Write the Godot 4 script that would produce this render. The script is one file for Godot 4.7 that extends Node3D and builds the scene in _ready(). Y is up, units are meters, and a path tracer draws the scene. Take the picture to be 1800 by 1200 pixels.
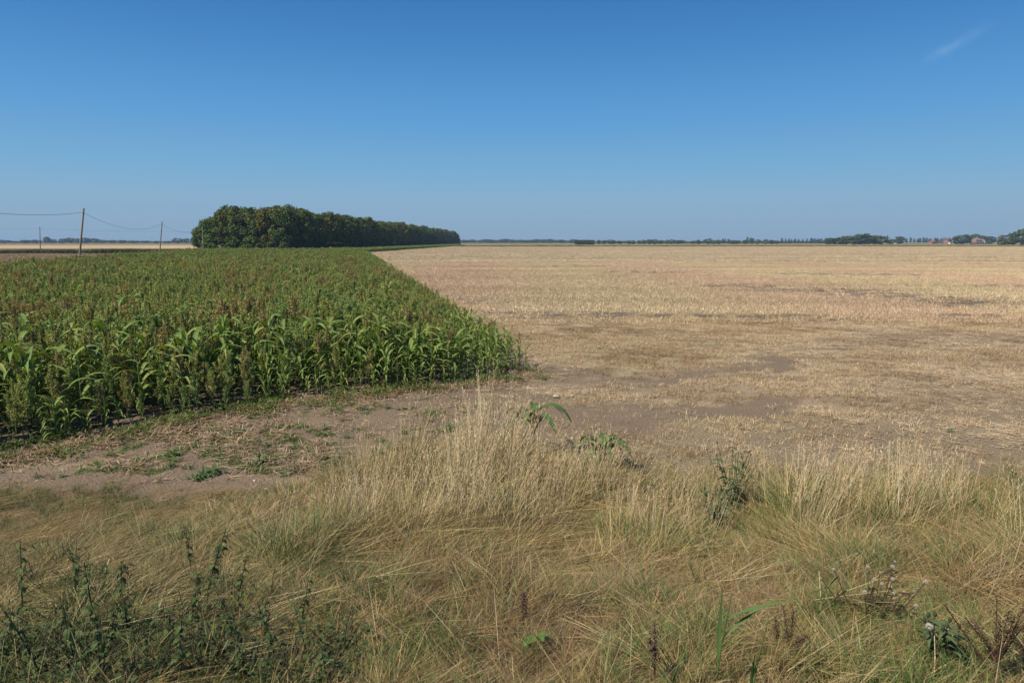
extends Node3D
# A fenland field: a bank of dry grass, a bare track, a stand of sorghum and goosefoot, a stubble field, a wood, far trees and farmhouses.

const EYE := Vector3(0.0, 2.85, 0.0)
const FOCAL := 1200.0          # pixels of the 1800 x 1200 photograph
const HORIZON := 424.5
const EXPOSURE := 1.3
var pitch := atan((600.0 - HORIZON) / FOCAL)
var taken := {}
var rng := RandomNumberGenerator.new()
var n_patch := FastNoiseLite.new()
var n_fine := FastNoiseLite.new()
var n_streak := FastNoiseLite.new()
var M := {}
var crop_poly := PackedVector2Array()
var strip_poly := PackedVector2Array()
var bare_polys: Array = []
var dense_poly := PackedVector2Array()
var bank_pts: Array = []

# ---------------------------------------------------------------- helpers
class Acc:
	var v := PackedVector3Array()
	var n := PackedVector3Array()
	var c := PackedColorArray()
	var i := PackedInt32Array()
	var smooth := false
	func tri(a: Vector3, b: Vector3, d: Vector3, col: Color) -> void:
		var k := v.size()
		v.append(a); v.append(b); v.append(d)
		c.append(col); c.append(col); c.append(col)
		i.append(k); i.append(k + 1); i.append(k + 2)
	func quad(a: Vector3, b: Vector3, d: Vector3, e: Vector3, col: Color) -> void:
		var k := v.size()
		v.append(a); v.append(b); v.append(d); v.append(e)
		for q in 4: c.append(col)
		i.append_array(PackedInt32Array([k, k + 1, k + 2, k, k + 2, k + 3]))
	func blade(p: Vector3, dir: Vector3, length: float, width: float, bend: float, segs: int, col: Color, turn: float, floor_y := -9.0) -> Vector3:
		var side := Vector3(-dir.z, 0.0, dir.x)
		if side.length() < 0.05: side = Vector3(1, 0, 0)
		side = side.normalized().rotated(dir, turn)
		var d := dir
		var k := v.size()
		var step := length / segs
		for s in segs:
			var w := width * (1.0 - 0.55 * float(s) / segs) * 0.5
			v.append(p - side * w); v.append(p + side * w)
			c.append(col); c.append(col)
			p += d * step
			d = (d + Vector3(0, -bend / segs, 0)).normalized()
			if p.y < floor_y:
				p.y = floor_y + 0.005 * s
				d = Vector3(d.x, max(d.y, 0.0), d.z).normalized()
		v.append(p); c.append(col)
		for s in segs - 1:
			var a := k + s * 2
			i.append_array(PackedInt32Array([a, a + 1, a + 3, a, a + 3, a + 2]))
		var e := k + (segs - 1) * 2
		i.append_array(PackedInt32Array([e, e + 1, e + 2]))
		return p
	# a broad leaf with a folded midrib, growing from p along dir and arching over
	func leaf(p: Vector3, dir: Vector3, length: float, width: float, bend: float, segs: int, col: Color, rib: Color, fold: float, twist := 0.0, belly := 0.35) -> void:
		var d := dir
		var side := Vector3(-dir.z, 0.0, dir.x)
		if side.length() < 0.05: side = Vector3(1, 0, 0)
		side = side.normalized()
		var k := v.size()
		var step := length / segs
		for s in segs + 1:
			var t := float(s) / segs
			var w := width * 0.5 * (clampf(0.45 + t / belly * 0.55, 0.0, 1.0) if t < belly else pow(max(0.0, 1.0 - (t - belly) / (1.0 - belly)), 0.75))
			var sd := side.rotated(d, twist * t)
			var up := sd.cross(d).normalized()
			if up.y < 0.0: up = -up
			v.append(p - sd * w + up * w * fold); v.append(p); v.append(p + sd * w + up * w * fold)
			c.append(col); c.append(rib); c.append(col)
			p += d * step
			d = (d + Vector3(0, -bend / segs, 0)).normalized()
		for s in segs:
			var a := k + s * 3
			i.append_array(PackedInt32Array([a, a + 1, a + 4, a, a + 4, a + 3, a + 1, a + 2, a + 5, a + 1, a + 5, a + 4]))
	func tube(pts: Array, radii: Array, sides: int, col: Color, cap := true) -> void:
		var k := v.size()
		for s in pts.size():
			var d: Vector3 = (pts[min(s + 1, pts.size() - 1)] - pts[max(s - 1, 0)]).normalized()
			var u := d.cross(Vector3(0.31, 0.12, 0.94)).normalized()
			var w := d.cross(u)
			for q in sides:
				var a := TAU * q / sides
				v.append(pts[s] + (u * cos(a) + w * sin(a)) * radii[s]); c.append(col)
		for s in pts.size() - 1:
			for q in sides:
				var a := k + s * sides + q
				var b := k + s * sides + (q + 1) % sides
				i.append_array(PackedInt32Array([a, b, b + sides, a, b + sides, a + sides]))
		if cap:
			var top := v.size()
			v.append(pts[-1]); c.append(col)
			for q in sides:
				i.append_array(PackedInt32Array([top, k + (pts.size() - 1) * sides + q, k + (pts.size() - 1) * sides + (q + 1) % sides]))
	func box(lo: Vector3, hi: Vector3, col: Color) -> void:
		var p := func(x, y, z): return Vector3(hi.x if x else lo.x, hi.y if y else lo.y, hi.z if z else lo.z)
		for f in [[[0,0,1],[1,0,1],[1,1,1],[0,1,1]], [[1,0,0],[0,0,0],[0,1,0],[1,1,0]], [[1,0,1],[1,0,0],[1,1,0],[1,1,1]], [[0,0,0],[0,0,1],[0,1,1],[0,1,0]], [[0,1,1],[1,1,1],[1,1,0],[0,1,0]], [[0,0,0],[1,0,0],[1,0,1],[0,0,1]]]:
			quad(p.call(f[0][0], f[0][1], f[0][2]), p.call(f[1][0], f[1][1], f[1][2]), p.call(f[2][0], f[2][1], f[2][2]), p.call(f[3][0], f[3][1], f[3][2]), col)
	func merge(o: Acc, t: Transform3D) -> void:
		var k := v.size()
		for p in o.v: v.append(t * p)
		c.append_array(o.c)
		for q in o.i: i.append(q + k)
	func normals() -> void:
		n.resize(v.size())
		for t in range(0, i.size(), 3):
			var f := (v[i[t + 2]] - v[i[t]]).cross(v[i[t + 1]] - v[i[t]])
			n[i[t]] += f; n[i[t + 1]] += f; n[i[t + 2]] += f
		for q in n.size(): n[q] = n[q].normalized() if n[q].length() > 1e-12 else Vector3.UP
	func mesh(mat: Material, smooth_it := false) -> ArrayMesh:
		var a := []
		a.resize(Mesh.ARRAY_MAX)
		a[Mesh.ARRAY_VERTEX] = v; a[Mesh.ARRAY_COLOR] = c; a[Mesh.ARRAY_INDEX] = i
		if smooth_it:
			normals()
			a[Mesh.ARRAY_NORMAL] = n
		var m := ArrayMesh.new()
		m.add_surface_from_arrays(Mesh.PRIMITIVE_TRIANGLES, a)
		m.surface_set_material(0, mat)
		return m

class Scatter:
	var b := PackedFloat32Array()
	func add(p: Vector3, yaw: float, s: float, sy: float, tint: Color) -> void:
		var cs := cos(yaw) * s
		var sn := sin(yaw) * s
		b.append_array(PackedFloat32Array([cs, 0, sn, p.x, 0, sy, 0, p.y, -sn, 0, cs, p.z, tint.r, tint.g, tint.b, 1.0]))
	func node(m: Mesh, called: String) -> MultiMeshInstance3D:
		var mm := MultiMesh.new()
		mm.transform_format = MultiMesh.TRANSFORM_3D
		mm.use_colors = true
		mm.mesh = m
		mm.instance_count = b.size() / 16
		mm.buffer = b
		var o := MultiMeshInstance3D.new()
		o.multimesh = mm
		o.name = called
		return o

func R(a: float, b: float) -> float: return rng.randf_range(a, b)
func tint(spread: float, base := Color(1, 1, 1)) -> Color:
	var k := R(1.0 - spread, 1.0 + spread)
	return Color(base.r * k * R(0.96, 1.04), base.g * k, base.b * k * R(0.94, 1.06))
func vary(col: Color, spread: float) -> Color:
	var k := R(1.0 - spread, 1.0 + spread)
	return Color(col.r * k * R(0.94, 1.06), col.g * k, col.b * k * R(0.9, 1.1))
func pick(a: Array): return a[rng.randi() % a.size()]

func numbered(called: String) -> String:
	var k: int = taken.get(called, 0)
	taken[called] = k + 1
	return called if k == 0 else "%s_%03d" % [called, k]
func tag(o: Node, label: String, category: String, group := "", kind := "") -> Node:
	o.set_meta("label", label); o.set_meta("category", category)
	if group: o.set_meta("group", group)
	if kind: o.set_meta("kind", kind)
	return o
func thing(called: String, label: String, category: String, at := Vector3.ZERO, turn := 0.0, group := "", kind := "") -> Node3D:
	var o := Node3D.new()
	o.name = numbered(called)
	add_child(o)
	o.position = at; o.rotation.y = turn
	tag(o, label, category, group, kind)
	return o
func part(called: String, m: Mesh, parent: Node3D, t := Transform3D(), mat: Material = null) -> MeshInstance3D:
	var o := MeshInstance3D.new()
	o.name = called; o.mesh = m; o.transform = t
	if mat: o.material_override = mat
	parent.add_child(o, true)
	return o
func solo(called: String, m: Mesh, label: String, category: String, t := Transform3D(), group := "", kind := "") -> MeshInstance3D:
	var o := MeshInstance3D.new()
	o.name = numbered(called); o.mesh = m; o.transform = t
	add_child(o)
	tag(o, label, category, group, kind)
	return o
func copy(src: Node3D, at: Vector3, turn: float, s := 1.0) -> Node3D:
	var o: Node3D = src.duplicate()
	var base: String = src.get_meta("base")
	o.name = numbered(base)
	add_child(o)
	o.position = at; o.rotation = Vector3(R(-0.09, 0.09), turn, R(-0.09, 0.09)); o.scale = Vector3.ONE * s
	return o

# photograph pixel -> direction, and the place where it meets level ground or a distance
func ray(x: float, y: float) -> Vector3:
	return (Vector3(0, -sin(pitch), -cos(pitch)) * FOCAL + Vector3(x - 900.0, 0, 0) + Vector3(0, cos(pitch), -sin(pitch)) * (600.0 - y)).normalized()
func on_ground(x: float, y: float) -> Vector3:
	var d := ray(x, y)
	var t := EYE.y / -d.y
	for k in 12:
		var p := EYE + d * t
		t += (p.y - height(p.x, p.z)) / -d.y * 0.7
	var q := EYE + d * t
	q.y = height(q.x, q.z)
	return q
func at_dist(x: float, dist: float) -> Vector3:
	var d := ray(x, HORIZON)
	return Vector3(d.x / -d.z * dist, 0, -dist)
func height(x: float, z: float) -> float:
	var wob := 0.35 * sin(x * 0.45 + 1.0) + 0.2 * sin(x * 1.3)
	var h := 1.2 * smoothstep(-7.4 + wob, -1.9 + wob * 0.5, z)
	if z > -40.0:
		h += 0.03 * n_patch.get_noise_2d(x * 14.0, z * 14.0) * (1.0 + 1.2 * smoothstep(-8.0, -6.0, z))
		h += 0.012 * n_fine.get_noise_2d(x * 30.0, z * 30.0)
	return h
func poly(px: Array) -> PackedVector2Array:
	var o := PackedVector2Array()
	for p in px:
		var g := on_ground(p[0], p[1])
		o.append(Vector2(g.x, g.z))
	return o
func inside(p: PackedVector2Array, x: float, z: float) -> bool: return Geometry2D.is_point_in_polygon(Vector2(x, z), p)
func edge_gap(p: PackedVector2Array, x: float, z: float, from := 0, to := 999) -> float:
	var best := 1e9
	for k in range(from, min(to, p.size())):
		var q := Geometry2D.get_closest_point_to_segment(Vector2(x, z), p[k], p[(k + 1) % p.size()])
		best = min(best, q.distance_to(Vector2(x, z)))
	return best

func leafy(col: Color, rough: float, back: float, spec := 0.4) -> StandardMaterial3D:
	var m := StandardMaterial3D.new()
	m.vertex_color_use_as_albedo = true
	m.albedo_color = col.linear_to_srgb()
	m.roughness = rough
	m.metallic_specular = spec
	m.cull_mode = BaseMaterial3D.CULL_DISABLED
	if back > 0.0:
		m.backlight_enabled = true
		m.backlight = Color(back, back, back * 0.6)
	return m

# ---------------------------------------------------------------- the scene
func _ready() -> void:
	rng.seed = 20240817
	n_patch.seed = 7; n_patch.frequency = 0.05; n_patch.fractal_octaves = 4
	n_fine.seed = 11; n_fine.frequency = 0.3; n_fine.fractal_octaves = 3
	n_streak.seed = 23; n_streak.frequency = 0.02; n_streak.fractal_octaves = 3

	var cam := Camera3D.new()
	cam.name = "camera"
	cam.fov = rad_to_deg(2.0 * atan(600.0 / FOCAL))
	cam.position = EYE
	cam.rotation.x = -pitch
	cam.near = 0.05; cam.far = 12000.0
	add_child(cam)
	cam.current = true

	var sky := PanoramaSkyMaterial.new()
	sky.panorama = clear_sky()
	var env := Environment.new()
	env.background_mode = Environment.BG_SKY
	env.sky = Sky.new()
	env.sky.sky_material = sky
	env.tonemap_mode = Environment.TONE_MAPPER_LINEAR
	env.tonemap_exposure = EXPOSURE
	env.sdfgi_enabled = true; env.ssao_enabled = true; env.ssil_enabled = true
	env.fog_enabled = true
	env.fog_density = 0.00019
	env.fog_light_color = Color(0.72, 0.84, 1.0)
	var we := WorldEnvironment.new()
	we.environment = env
	add_child(we)

	var sun := DirectionalLight3D.new()
	sun.name = "sun"
	sun.light_energy = 1.6
	sun.light_color = Color(1.0, 0.945, 0.86)
	sun.light_angular_distance = 0.5
	sun.shadow_enabled = true
	add_child(sun)
	var to_sun := Vector3(-0.60, 0.74, 0.32).normalized()
	sun.look_at_from_position(to_sun * 100.0, Vector3.ZERO, Vector3.UP)

	layout()
	materials()
	ground()
	wood()
	far_trees()
	farm()
	poles()
	ditch_reeds()
	crop()
	crop_edge_litter()
	stubble()
	bank_grass()
	bank_plants()
	small_things()

func clear_sky() -> ImageTexture:
	# a cloudless afternoon: pale and grey-blue low down, deeper above, the same all round, with one thin streak of high cloud
	var stops := [[0.0, 0.255, 0.385, 0.525], [1.6, 0.265, 0.405, 0.560], [3.5, 0.250, 0.430, 0.610], [5.7, 0.190, 0.415, 0.650], [9.5, 0.120, 0.345, 0.660], [11.8, 0.095, 0.305, 0.630], [15.1, 0.066, 0.240, 0.555], [18.3, 0.050, 0.195, 0.485], [30.0, 0.036, 0.145, 0.40], [90.0, 0.025, 0.10, 0.30]]
	var w := 2048
	var h := 1024
	var im := Image.create(w, h, false, Image.FORMAT_RGBAF)
	im.fill(Color(0.20, 0.19, 0.15) / EXPOSURE)
	for y in h / 2:
		var el := 90.0 - (y + 0.5) * 180.0 / h
		var c := Color(0.025, 0.10, 0.30)
		for k in stops.size() - 1:
			if el >= stops[k][0] and el < stops[k + 1][0]:
				var t: float = (el - stops[k][0]) / (stops[k + 1][0] - stops[k][0])
				c = Color(stops[k][1], stops[k][2], stops[k][3]).lerp(Color(stops[k + 1][1], stops[k + 1][2], stops[k + 1][3]), t)
		im.fill_rect(Rect2i(0, y, w, 1), Color(c.r / EXPOSURE, c.g / EXPOSURE, c.b / EXPOSURE))
	var d := ray(1665, 88)
	var cx := int(fposmod(atan2(d.x, -d.z) / TAU, 1.0) * w)
	var cy := int(acos(d.y) / PI * h)
	for y in range(cy - 12, cy + 13):
		for x in range(cx - 26, cx + 27):
			var a := (x - cx) * cos(0.38) - (y - cy) * sin(0.38)
			var b := (x - cx) * sin(0.38) + (y - cy) * cos(0.38)
			var k := exp(-a * a / 40.0 - b * b / 2.2) * (0.7 + 0.9 * n_fine.get_noise_2d(a * 1.2, b * 4.0))
			k += 0.35 * exp(-pow(a - 10.0, 2.0) / 30.0 - pow(b + 1.0, 2.0) / 2.0)
			var add := clampf(k, 0.0, 1.0) * 0.06
			var o := im.get_pixel(x, y)
			im.set_pixel(x, y, Color(o.r + add, o.g + add, o.b + add * 0.7))
	return ImageTexture.create_from_image(im)

func layout() -> void:
	crop_poly = poly([[-260, 850], [0, 803], [110, 780], [210, 757], [330, 735], [480, 708], [640, 691], [770, 679], [882, 661], [926, 649]])
	var more := [Vector2(-39.0, -185.0), Vector2(-37.5, -320.0), Vector2(-36.0, -456.0), Vector2(-44.0, -640.0), Vector2(-55.0, -640.0), Vector2(-57.0, -178.0), Vector2(-84.0, -180.0), Vector2(-46.0, -70.0), Vector2(-34.0, -34.0)]
	for p in more: crop_poly.append(p)
	bare_polys = [
		poly([[880, 640], [925, 632], [1000, 648], [1090, 668], [1180, 655], [1260, 640], [1360, 622], [1420, 632], [1360, 655], [1220, 668], [1090, 682], [1000, 690], [1000, 704], [1120, 716], [1260, 712], [1400, 704], [1420, 730], [1300, 742], [1180, 745], [1090, 765], [1060, 800], [1060, 850], [900, 850], [600, 880], [300, 880], [0, 870], [-300, 880], [-300, 860], [0, 795], [330, 728], [640, 684]])]
	dense_poly = poly([[700, 470], [760, 510], [860, 570], [925, 626], [1000, 640], [1090, 653], [1180, 645], [1260, 630], [1350, 612], [1440, 596], [1460, 540], [1300, 500], [1000, 470]])
	# what the bank's grass is like: pixel, height, lodged 0..1, heading of the tips, green 0..1, brown 0..1, density
	for a in [
		[-80, 900, .22, .7, 20, .35, .55, 1.0], [60, 880, .14, .5, 10, .50, .80, .9], [200, 880, .14, .5, 10, .55, .75, .8], [320, 885, .16, .6, 15, .30, .65, .8], [450, 875, .20, .4, 25, .50, .35, .8],
		[90, 930, .20, .9, 18, .30, .85, 1.0], [260, 930, .24, .95, 14, .22, .45, 1.0], [420, 915, .38, .85, 18, .15, .25, 1.0], [60, 1000, .22, .9, 18, .50, .50, 1.0], [250, 1000, .26, .9, 20, .50, .35, 1.0],
		[400, 990, .42, .8, 25, .30, .10, 1.0], [60, 1100, .25, .9, 15, .40, .40, .9], [250, 1130, .28, .6, 30, .75, .15, .9], [450, 1120, .30, .6, 30, .75, .10, .9], [520, 1000, .50, .6, 28, .22, .08, 1.1], [560, 920, .50, .5, 26, .12, .12, 1.1],
		[640, 880, .52, .22, 32, .12, .08, 1.2], [760, 880, .66, .10, 35, .12, .06, 1.25], [880, 885, .68, .08, 38, .14, .08, 1.25], [980, 900, .60, .18, 30, .20, .08, 1.2], [1090, 930, .48, .5, 20, .30, .15, 1.1], [1180, 930, .45, .5, 15, .32, .20, 1.0],
		[640, 980, .46, .35, 35, .30, .15, 1.1], [800, 985, .46, .12, 50, .16, .22, 1.1], [950, 990, .46, .15, 60, .14, .25, 1.1], [1080, 1010, .36, .6, 10, .28, .30, 1.0],
		[620, 1070, .30, .35, 40, .50, .35, 1.0], [760, 1060, .28, .25, 60, .25, .65, 1.0], [900, 1070, .30, .2, 70, .12, .75, 1.0], [1020, 1080, .30, .35, -30, .12, .75, 1.0], [1120, 1080, .36, .8, -42, .18, .60, 1.1], [1220, 1100, .30, .7, -45, .35, .50, 1.0],
		[600, 1170, .24, .15, 60, .85, .15, 1.1], [740, 1170, .22, .15, 60, .65, .35, 1.0], [860, 1160, .20, .2, 60, .30, .75, .8], [960, 1170, .16, .3, 60, .30, .75, .6], [1040, 1140, .08, .5, 0, .2, .9, .15], [1140, 1160, .26, .15, 40, .75, .25, 1.1], [1260, 1170, .22, .3, 30, .45, .55, .9],
		[1260, 960, .40, .35, 22, .55, .10, .9], [1370, 930, .58, .18, 30, .40, .06, 1.2], [1480, 930, .56, .22, 30, .38, .08, 1.2], [1590, 920, .44, .30, 28, .45, .30, 1.0], [1700, 915, .40, .30, 25, .40, .45, 1.0], [1830, 920, .40, .35, 25, .45, .40, 1.0],
		[1340, 1000, .42, .6, 15, .25, .20, 1.0], [1460, 1010, .42, .85, 6, .25, .18, 1.1], [1580, 1010, .42, .9, 2, .28, .18, 1.1], [1720, 1010, .42, .9, -4, .30, .20, 1.1], [1850, 1020, .40, .9, 0, .3, .3, 1.0],
		[1400, 1080, .34, .8, -12, .22, .50, 1.0], [1530, 1090, .32, .8, -20, .22, .60, 1.0], [1660, 1080, .36, .9, -28, .22, .45, 1.0], [1800, 1080, .36, .9, -22, .25, .50, 1.0],
		[1380, 1170, .24, .3, 30, .55, .50, .9], [1520, 1170, .28, .4, -20, .60, .35, 1.0], [1660, 1160, .26, .3, 20, .55, .50, 1.0], [1800, 1170, .28, .4, 20, .55, .50, 1.0],
		[1500, 870, .34, .2, 28, .35, .40, .8], [1300, 880, .34, .25, 28, .50, .30, .8], [1650, 870, .25, .3, 20, .40, .60, .8], [1800, 870, .30, .3, 20, .45, .50, .9], [1150, 870, .26, .3, 30, .55, .30, .8], [1040, 860, .36, .2, 30, .65, .15, .9]]:
		var g := on_ground(a[0], a[1])
		bank_pts.append([g.x, g.z, a[2], a[3], cos(deg_to_rad(a[4])), sin(deg_to_rad(a[4])), a[5], a[6], a[7]])

func materials() -> void:
	var grain := NoiseTexture2D.new()
	var fn := FastNoiseLite.new()
	fn.seed = 3; fn.frequency = 0.05; fn.fractal_octaves = 5
	grain.noise = fn; grain.width = 1024; grain.height = 1024; grain.seamless = true
	var ramp := Gradient.new()
	ramp.set_color(0, Color(0.74, 0.74, 0.74)); ramp.set_color(1, Color(1, 1, 1))
	grain.color_ramp = ramp
	var bump := NoiseTexture2D.new()
	var fb := FastNoiseLite.new()
	fb.seed = 5; fb.frequency = 0.035; fb.fractal_octaves = 6; fb.fractal_gain = 0.6
	bump.noise = fb; bump.width = 1024; bump.height = 1024; bump.seamless = true; bump.as_normal_map = true; bump.bump_strength = 6.0
	var g := StandardMaterial3D.new()
	g.vertex_color_use_as_albedo = true
	g.albedo_texture = grain
	g.uv1_triplanar = true; g.uv1_world_triplanar = true; g.uv1_scale = Vector3.ONE * 0.45
	g.normal_enabled = true; g.normal_texture = bump; g.normal_scale = 1.2
	g.roughness = 0.95; g.metallic_specular = 0.2
	M.ground = g
	M.grass = leafy(Color(1, 1, 1), 0.6, 0.35)
	M.straw = leafy(Color(1, 1, 1), 0.5, 0.15)
	M.leaf = leafy(Color(1, 1, 1), 0.6, 0.7, 0.3)
	M.weed = leafy(Color(1, 1, 1), 0.7, 0.8)
	M.tree = leafy(Color(1, 1, 1), 0.6, 0.25)
	M.bark = leafy(Color(1, 1, 1), 0.9, 0.0, 0.2)
	M.plain = leafy(Color(1, 1, 1), 0.8, 0.0, 0.3)
	M.tints = []
	for c in [Color(1, 1, 1), Color(1.12, 1.0, 0.8), Color(0.92, 0.98, 0.86), Color(0.95, 1.1, 0.8), Color(1.35, 0.98, 0.8), Color(0.84, 0.86, 0.80)]: M.tints.append(leafy(c, 0.75, 0.5, 0.2))

# ---------------------------------------------------------------- ground
func straw_cover(x: float, z: float) -> float:
	# how much straw lies on the field here, 0 bare soil .. 1
	var d := cover_base(x, z) + 0.9 * n_patch.get_noise_2d(x * 0.9, z * 2.6) + 0.25 * n_fine.get_noise_2d(x, z * 2.0)
	var wx := x + 0.4 * n_fine.get_noise_2d(x * 4.0, z * 4.0) + 0.6 * n_patch.get_noise_2d(x * 9.0, z * 9.0)
	var wz := z + 0.4 * n_fine.get_noise_2d(x * 4.0 + 40.0, z * 4.0) + 0.5 * n_patch.get_noise_2d(x * 9.0 + 60.0, z * 9.0)
	for p in bare_polys:
		if inside(p, wx, wz): return clampf(1.1 * (n_patch.get_noise_2d(x * 6.0, z * 12.0) - 0.10), 0.03, 0.42)
	if inside(dense_poly, wx, wz): d += 0.45
	return clampf(d, 0.0, 1.0)
func cover_base(x: float, z: float) -> float:
	# the headland, where machines turned, has lost much of its straw; its border is ragged. A strip along the bank kept its stubble
	var ragged := z + 2.5 * n_patch.get_noise_2d(x * 3.0 + 15.0, z * 3.0)
	if x > 1.3 and z > -10.6 + 0.6 * n_fine.get_noise_2d(x * 2.0, 4.0): return 0.70
	return 0.55 if ragged > -21.0 else 1.0
func turned_soil(x: float, z: float) -> float:
	# dark turned patches in the stubble
	var a := 0.0
	for e in [[5.0, -26.3, 6.5, 0.6], [10.8, -25.6, 2.6, 0.7], [14.9, -44.5, 4.5, 1.3], [17.3, -40.0, 5.0, 1.1], [19.7, -37.0, 3.5, 1.2], [21.3, -32.4, 3.0, 1.1], [17.5, -26.2, 2.2, 0.5], [6.7, -80.0, 7.0, 2.2], [12.0, -64.0, 6.0, 1.6], [30.0, -60.0, 8.0, 1.6], [33.0, -44.0, 6.0, 1.2], [55.0, -90.0, 14.0, 2.0], [2.0, -27.4, 4.0, 0.4]]:
		var q := pow((x - e[0]) / e[2], 2.0) + pow((z - e[1] - 0.06 * (x - e[0])) / (e[3] * 1.8), 2.0)
		a = max(a, clampf(1.25 - q, 0.0, 1.0))
	return clampf(a * (0.75 + 1.6 * n_fine.get_noise_2d(x * 2.0, z * 4.0)), 0.0, 1.0)
func ground_color(x: float, z: float) -> Color:
	var soil := Color(0.238, 0.184, 0.130)
	var straw := Color(0.475, 0.380, 0.245)
	var c: Color
	var dist := -z
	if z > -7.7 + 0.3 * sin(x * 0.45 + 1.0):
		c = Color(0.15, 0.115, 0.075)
		c = c.lerp(Color(0.075, 0.075, 0.035), clampf(0.5 + n_patch.get_noise_2d(x * 8.0, z * 8.0), 0.0, 1.0))  # greenish thatch mottle, darkened to paint in the shade between the grass tufts
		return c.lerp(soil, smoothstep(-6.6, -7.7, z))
	var pole_x := -23.5 + 0.31 * z
	if (x < pole_x - 2.0 and dist < 640.0) or (dist >= 180.0 and x < -60.0 and dist < 640.0):
		if dist < 150.0: c = Color(0.36, 0.285, 0.18)
		elif dist < 285.0: c = Color(0.15, 0.14, 0.06)
		elif dist < 560.0: c = Color(0.58, 0.43, 0.26)
		else: c = Color(0.20, 0.23, 0.09)
		return c * (1.0 + 0.25 * n_patch.get_noise_2d(x * 0.2, z * 0.6))
	if inside(crop_poly, x, z): return soil
	if dist < 408.0 + 0.03 * x:
		var k := straw_cover(x, z)
		var s := straw
		# swaths left by the combine
		var row := z + 0.035 * x + 3.0 * n_streak.get_noise_2d(x * 0.5, z * 0.5)
		var sw := 0.5 + 0.5 * sin(row * TAU / 7.5 + 2.0 * n_streak.get_noise_2d(x * 0.4, z * 3.0))
		s = s.lerp(Color(0.56, 0.46, 0.31), sw * 0.7)
		s = s * (1.0 + 0.28 * n_streak.get_noise_2d(x * 0.35, z * 6.0) + 0.12 * n_fine.get_noise_2d(x * 0.15, z * 1.2))
		s = s.lerp(Color(0.33, 0.33, 0.14), clampf(n_streak.get_noise_2d(x * 0.6 + 300.0, z * 2.2) * 1.4 - 0.15, 0.0, 0.35))
		c = soil.lerp(s, k * 0.8)
		# wheel lines left bare between the swaths
		var line := absf(fposmod(row + 4.0, 21.0) - 10.5)
		if z < -48.0 and line < 1.1 and n_streak.get_noise_2d(x * 0.8, z * 0.3 + 700.0) > -0.12: c = c.lerp(Color(0.26, 0.205, 0.145), 0.6)
		c = c.lerp(Color(0.150, 0.122, 0.096), 0.9 * turned_soil(x, z))
		return c * (1.0 + 0.10 * n_fine.get_noise_2d(x * 4.0, z * 4.0))
	if dist < 440.0: return Color(0.22, 0.20, 0.09) * (1.0 + 0.4 * n_patch.get_noise_2d(x * 0.4, z))
	if dist < 760.0: return Color(0.24, 0.22, 0.10).lerp(Color(0.33, 0.26, 0.14), clampf(0.5 + n_streak.get_noise_2d(x * 0.2, z * 0.6), 0.0, 1.0))
	return Color(0.19, 0.21, 0.08).lerp(Color(0.42, 0.33, 0.18), clampf(0.3 + 1.2 * n_streak.get_noise_2d(x * 0.03, z * 0.15), 0.0, 1.0))
func ground() -> void:
	var zs := PackedFloat32Array([60.0, 30.0, 14.0, 6.0, 2.0, 0.0])
	var z := 0.0
	while z > -5200.0:
		z -= max(0.13, -z * 0.0165)
		zs.append(z)
	var half := PackedFloat32Array()
	var x := 0.0
	while x < 4200.0:
		x += max(0.16, x * 0.028)
		half.append(x)
	var xs := PackedFloat32Array()
	for k in range(half.size() - 1, -1, -1): xs.append(-half[k])
	xs.append(0.0)
	xs.append_array(half)
	var a := Acc.new()
	var w := xs.size()
	for j in zs.size():
		for k in w:
			a.v.append(Vector3(xs[k], height(xs[k], zs[j]), zs[j]))
			# ground that no view reaches needs no detail of its own
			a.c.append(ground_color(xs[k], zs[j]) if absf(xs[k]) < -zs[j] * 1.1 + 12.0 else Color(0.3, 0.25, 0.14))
	for j in zs.size() - 1:
		for k in w - 1:
			var q := j * w + k
			a.i.append_array(PackedInt32Array([q, q + 1, q + w + 1, q, q + w + 1, q + w]))
	a.i.reverse()
	solo("ground", a.mesh(M.ground, true), "dusty brown earth and pale straw-covered farmland reaching the horizon", "ground", Transform3D(), "", "structure")

# ---------------------------------------------------------------- trees
func crown(rx: float, ry: float, cy: float, clumps: int, leaves: int, size: float, cols: Array, taper := 0.0, low := 0.3) -> Acc:
	var a := Acc.new()
	for k in clumps:
		var u := Vector3(R(-1, 1), R(-1, 1), R(-1, 1))
		if u.length() > 1.0 or u.length() < 0.2: u = u.normalized() * R(0.5, 1.0)
		u = u.normalized() * lerpf(u.length(), 1.0, 0.55) * 0.86
		var narrow := 1.0 - taper * (u.y * 0.5 + 0.5)
		var ctr := Vector3(u.x * rx * narrow, cy + u.y * ry, u.z * rx * narrow)
		var rad := rx * R(0.20, 0.44) * lerpf(1.0, narrow, 0.7)
		var col: Color = vary(pick(cols), 0.22)
		for q in leaves:
			var d := Vector3(rng.randfn(), rng.randfn(), rng.randfn()).normalized()
			var p := ctr + d * rad * pow(rng.randf(), 0.4) * Vector3(1.0, 0.8, 1.0)
			if p.y < low: continue
			var nrm := (d + Vector3(rng.randfn(), rng.randfn() + 0.3, rng.randfn()) * 0.55).normalized()
			var t := nrm.cross(Vector3(rng.randfn(), rng.randfn(), rng.randfn())).normalized()
			var b := nrm.cross(t)
			var s := size * R(0.6, 1.3)
			var cc := vary(col, 0.2)
			a.quad(p - t * s, p - b * s * 0.6, p + t * s, p + b * s * 0.6, cc)
	return a
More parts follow.
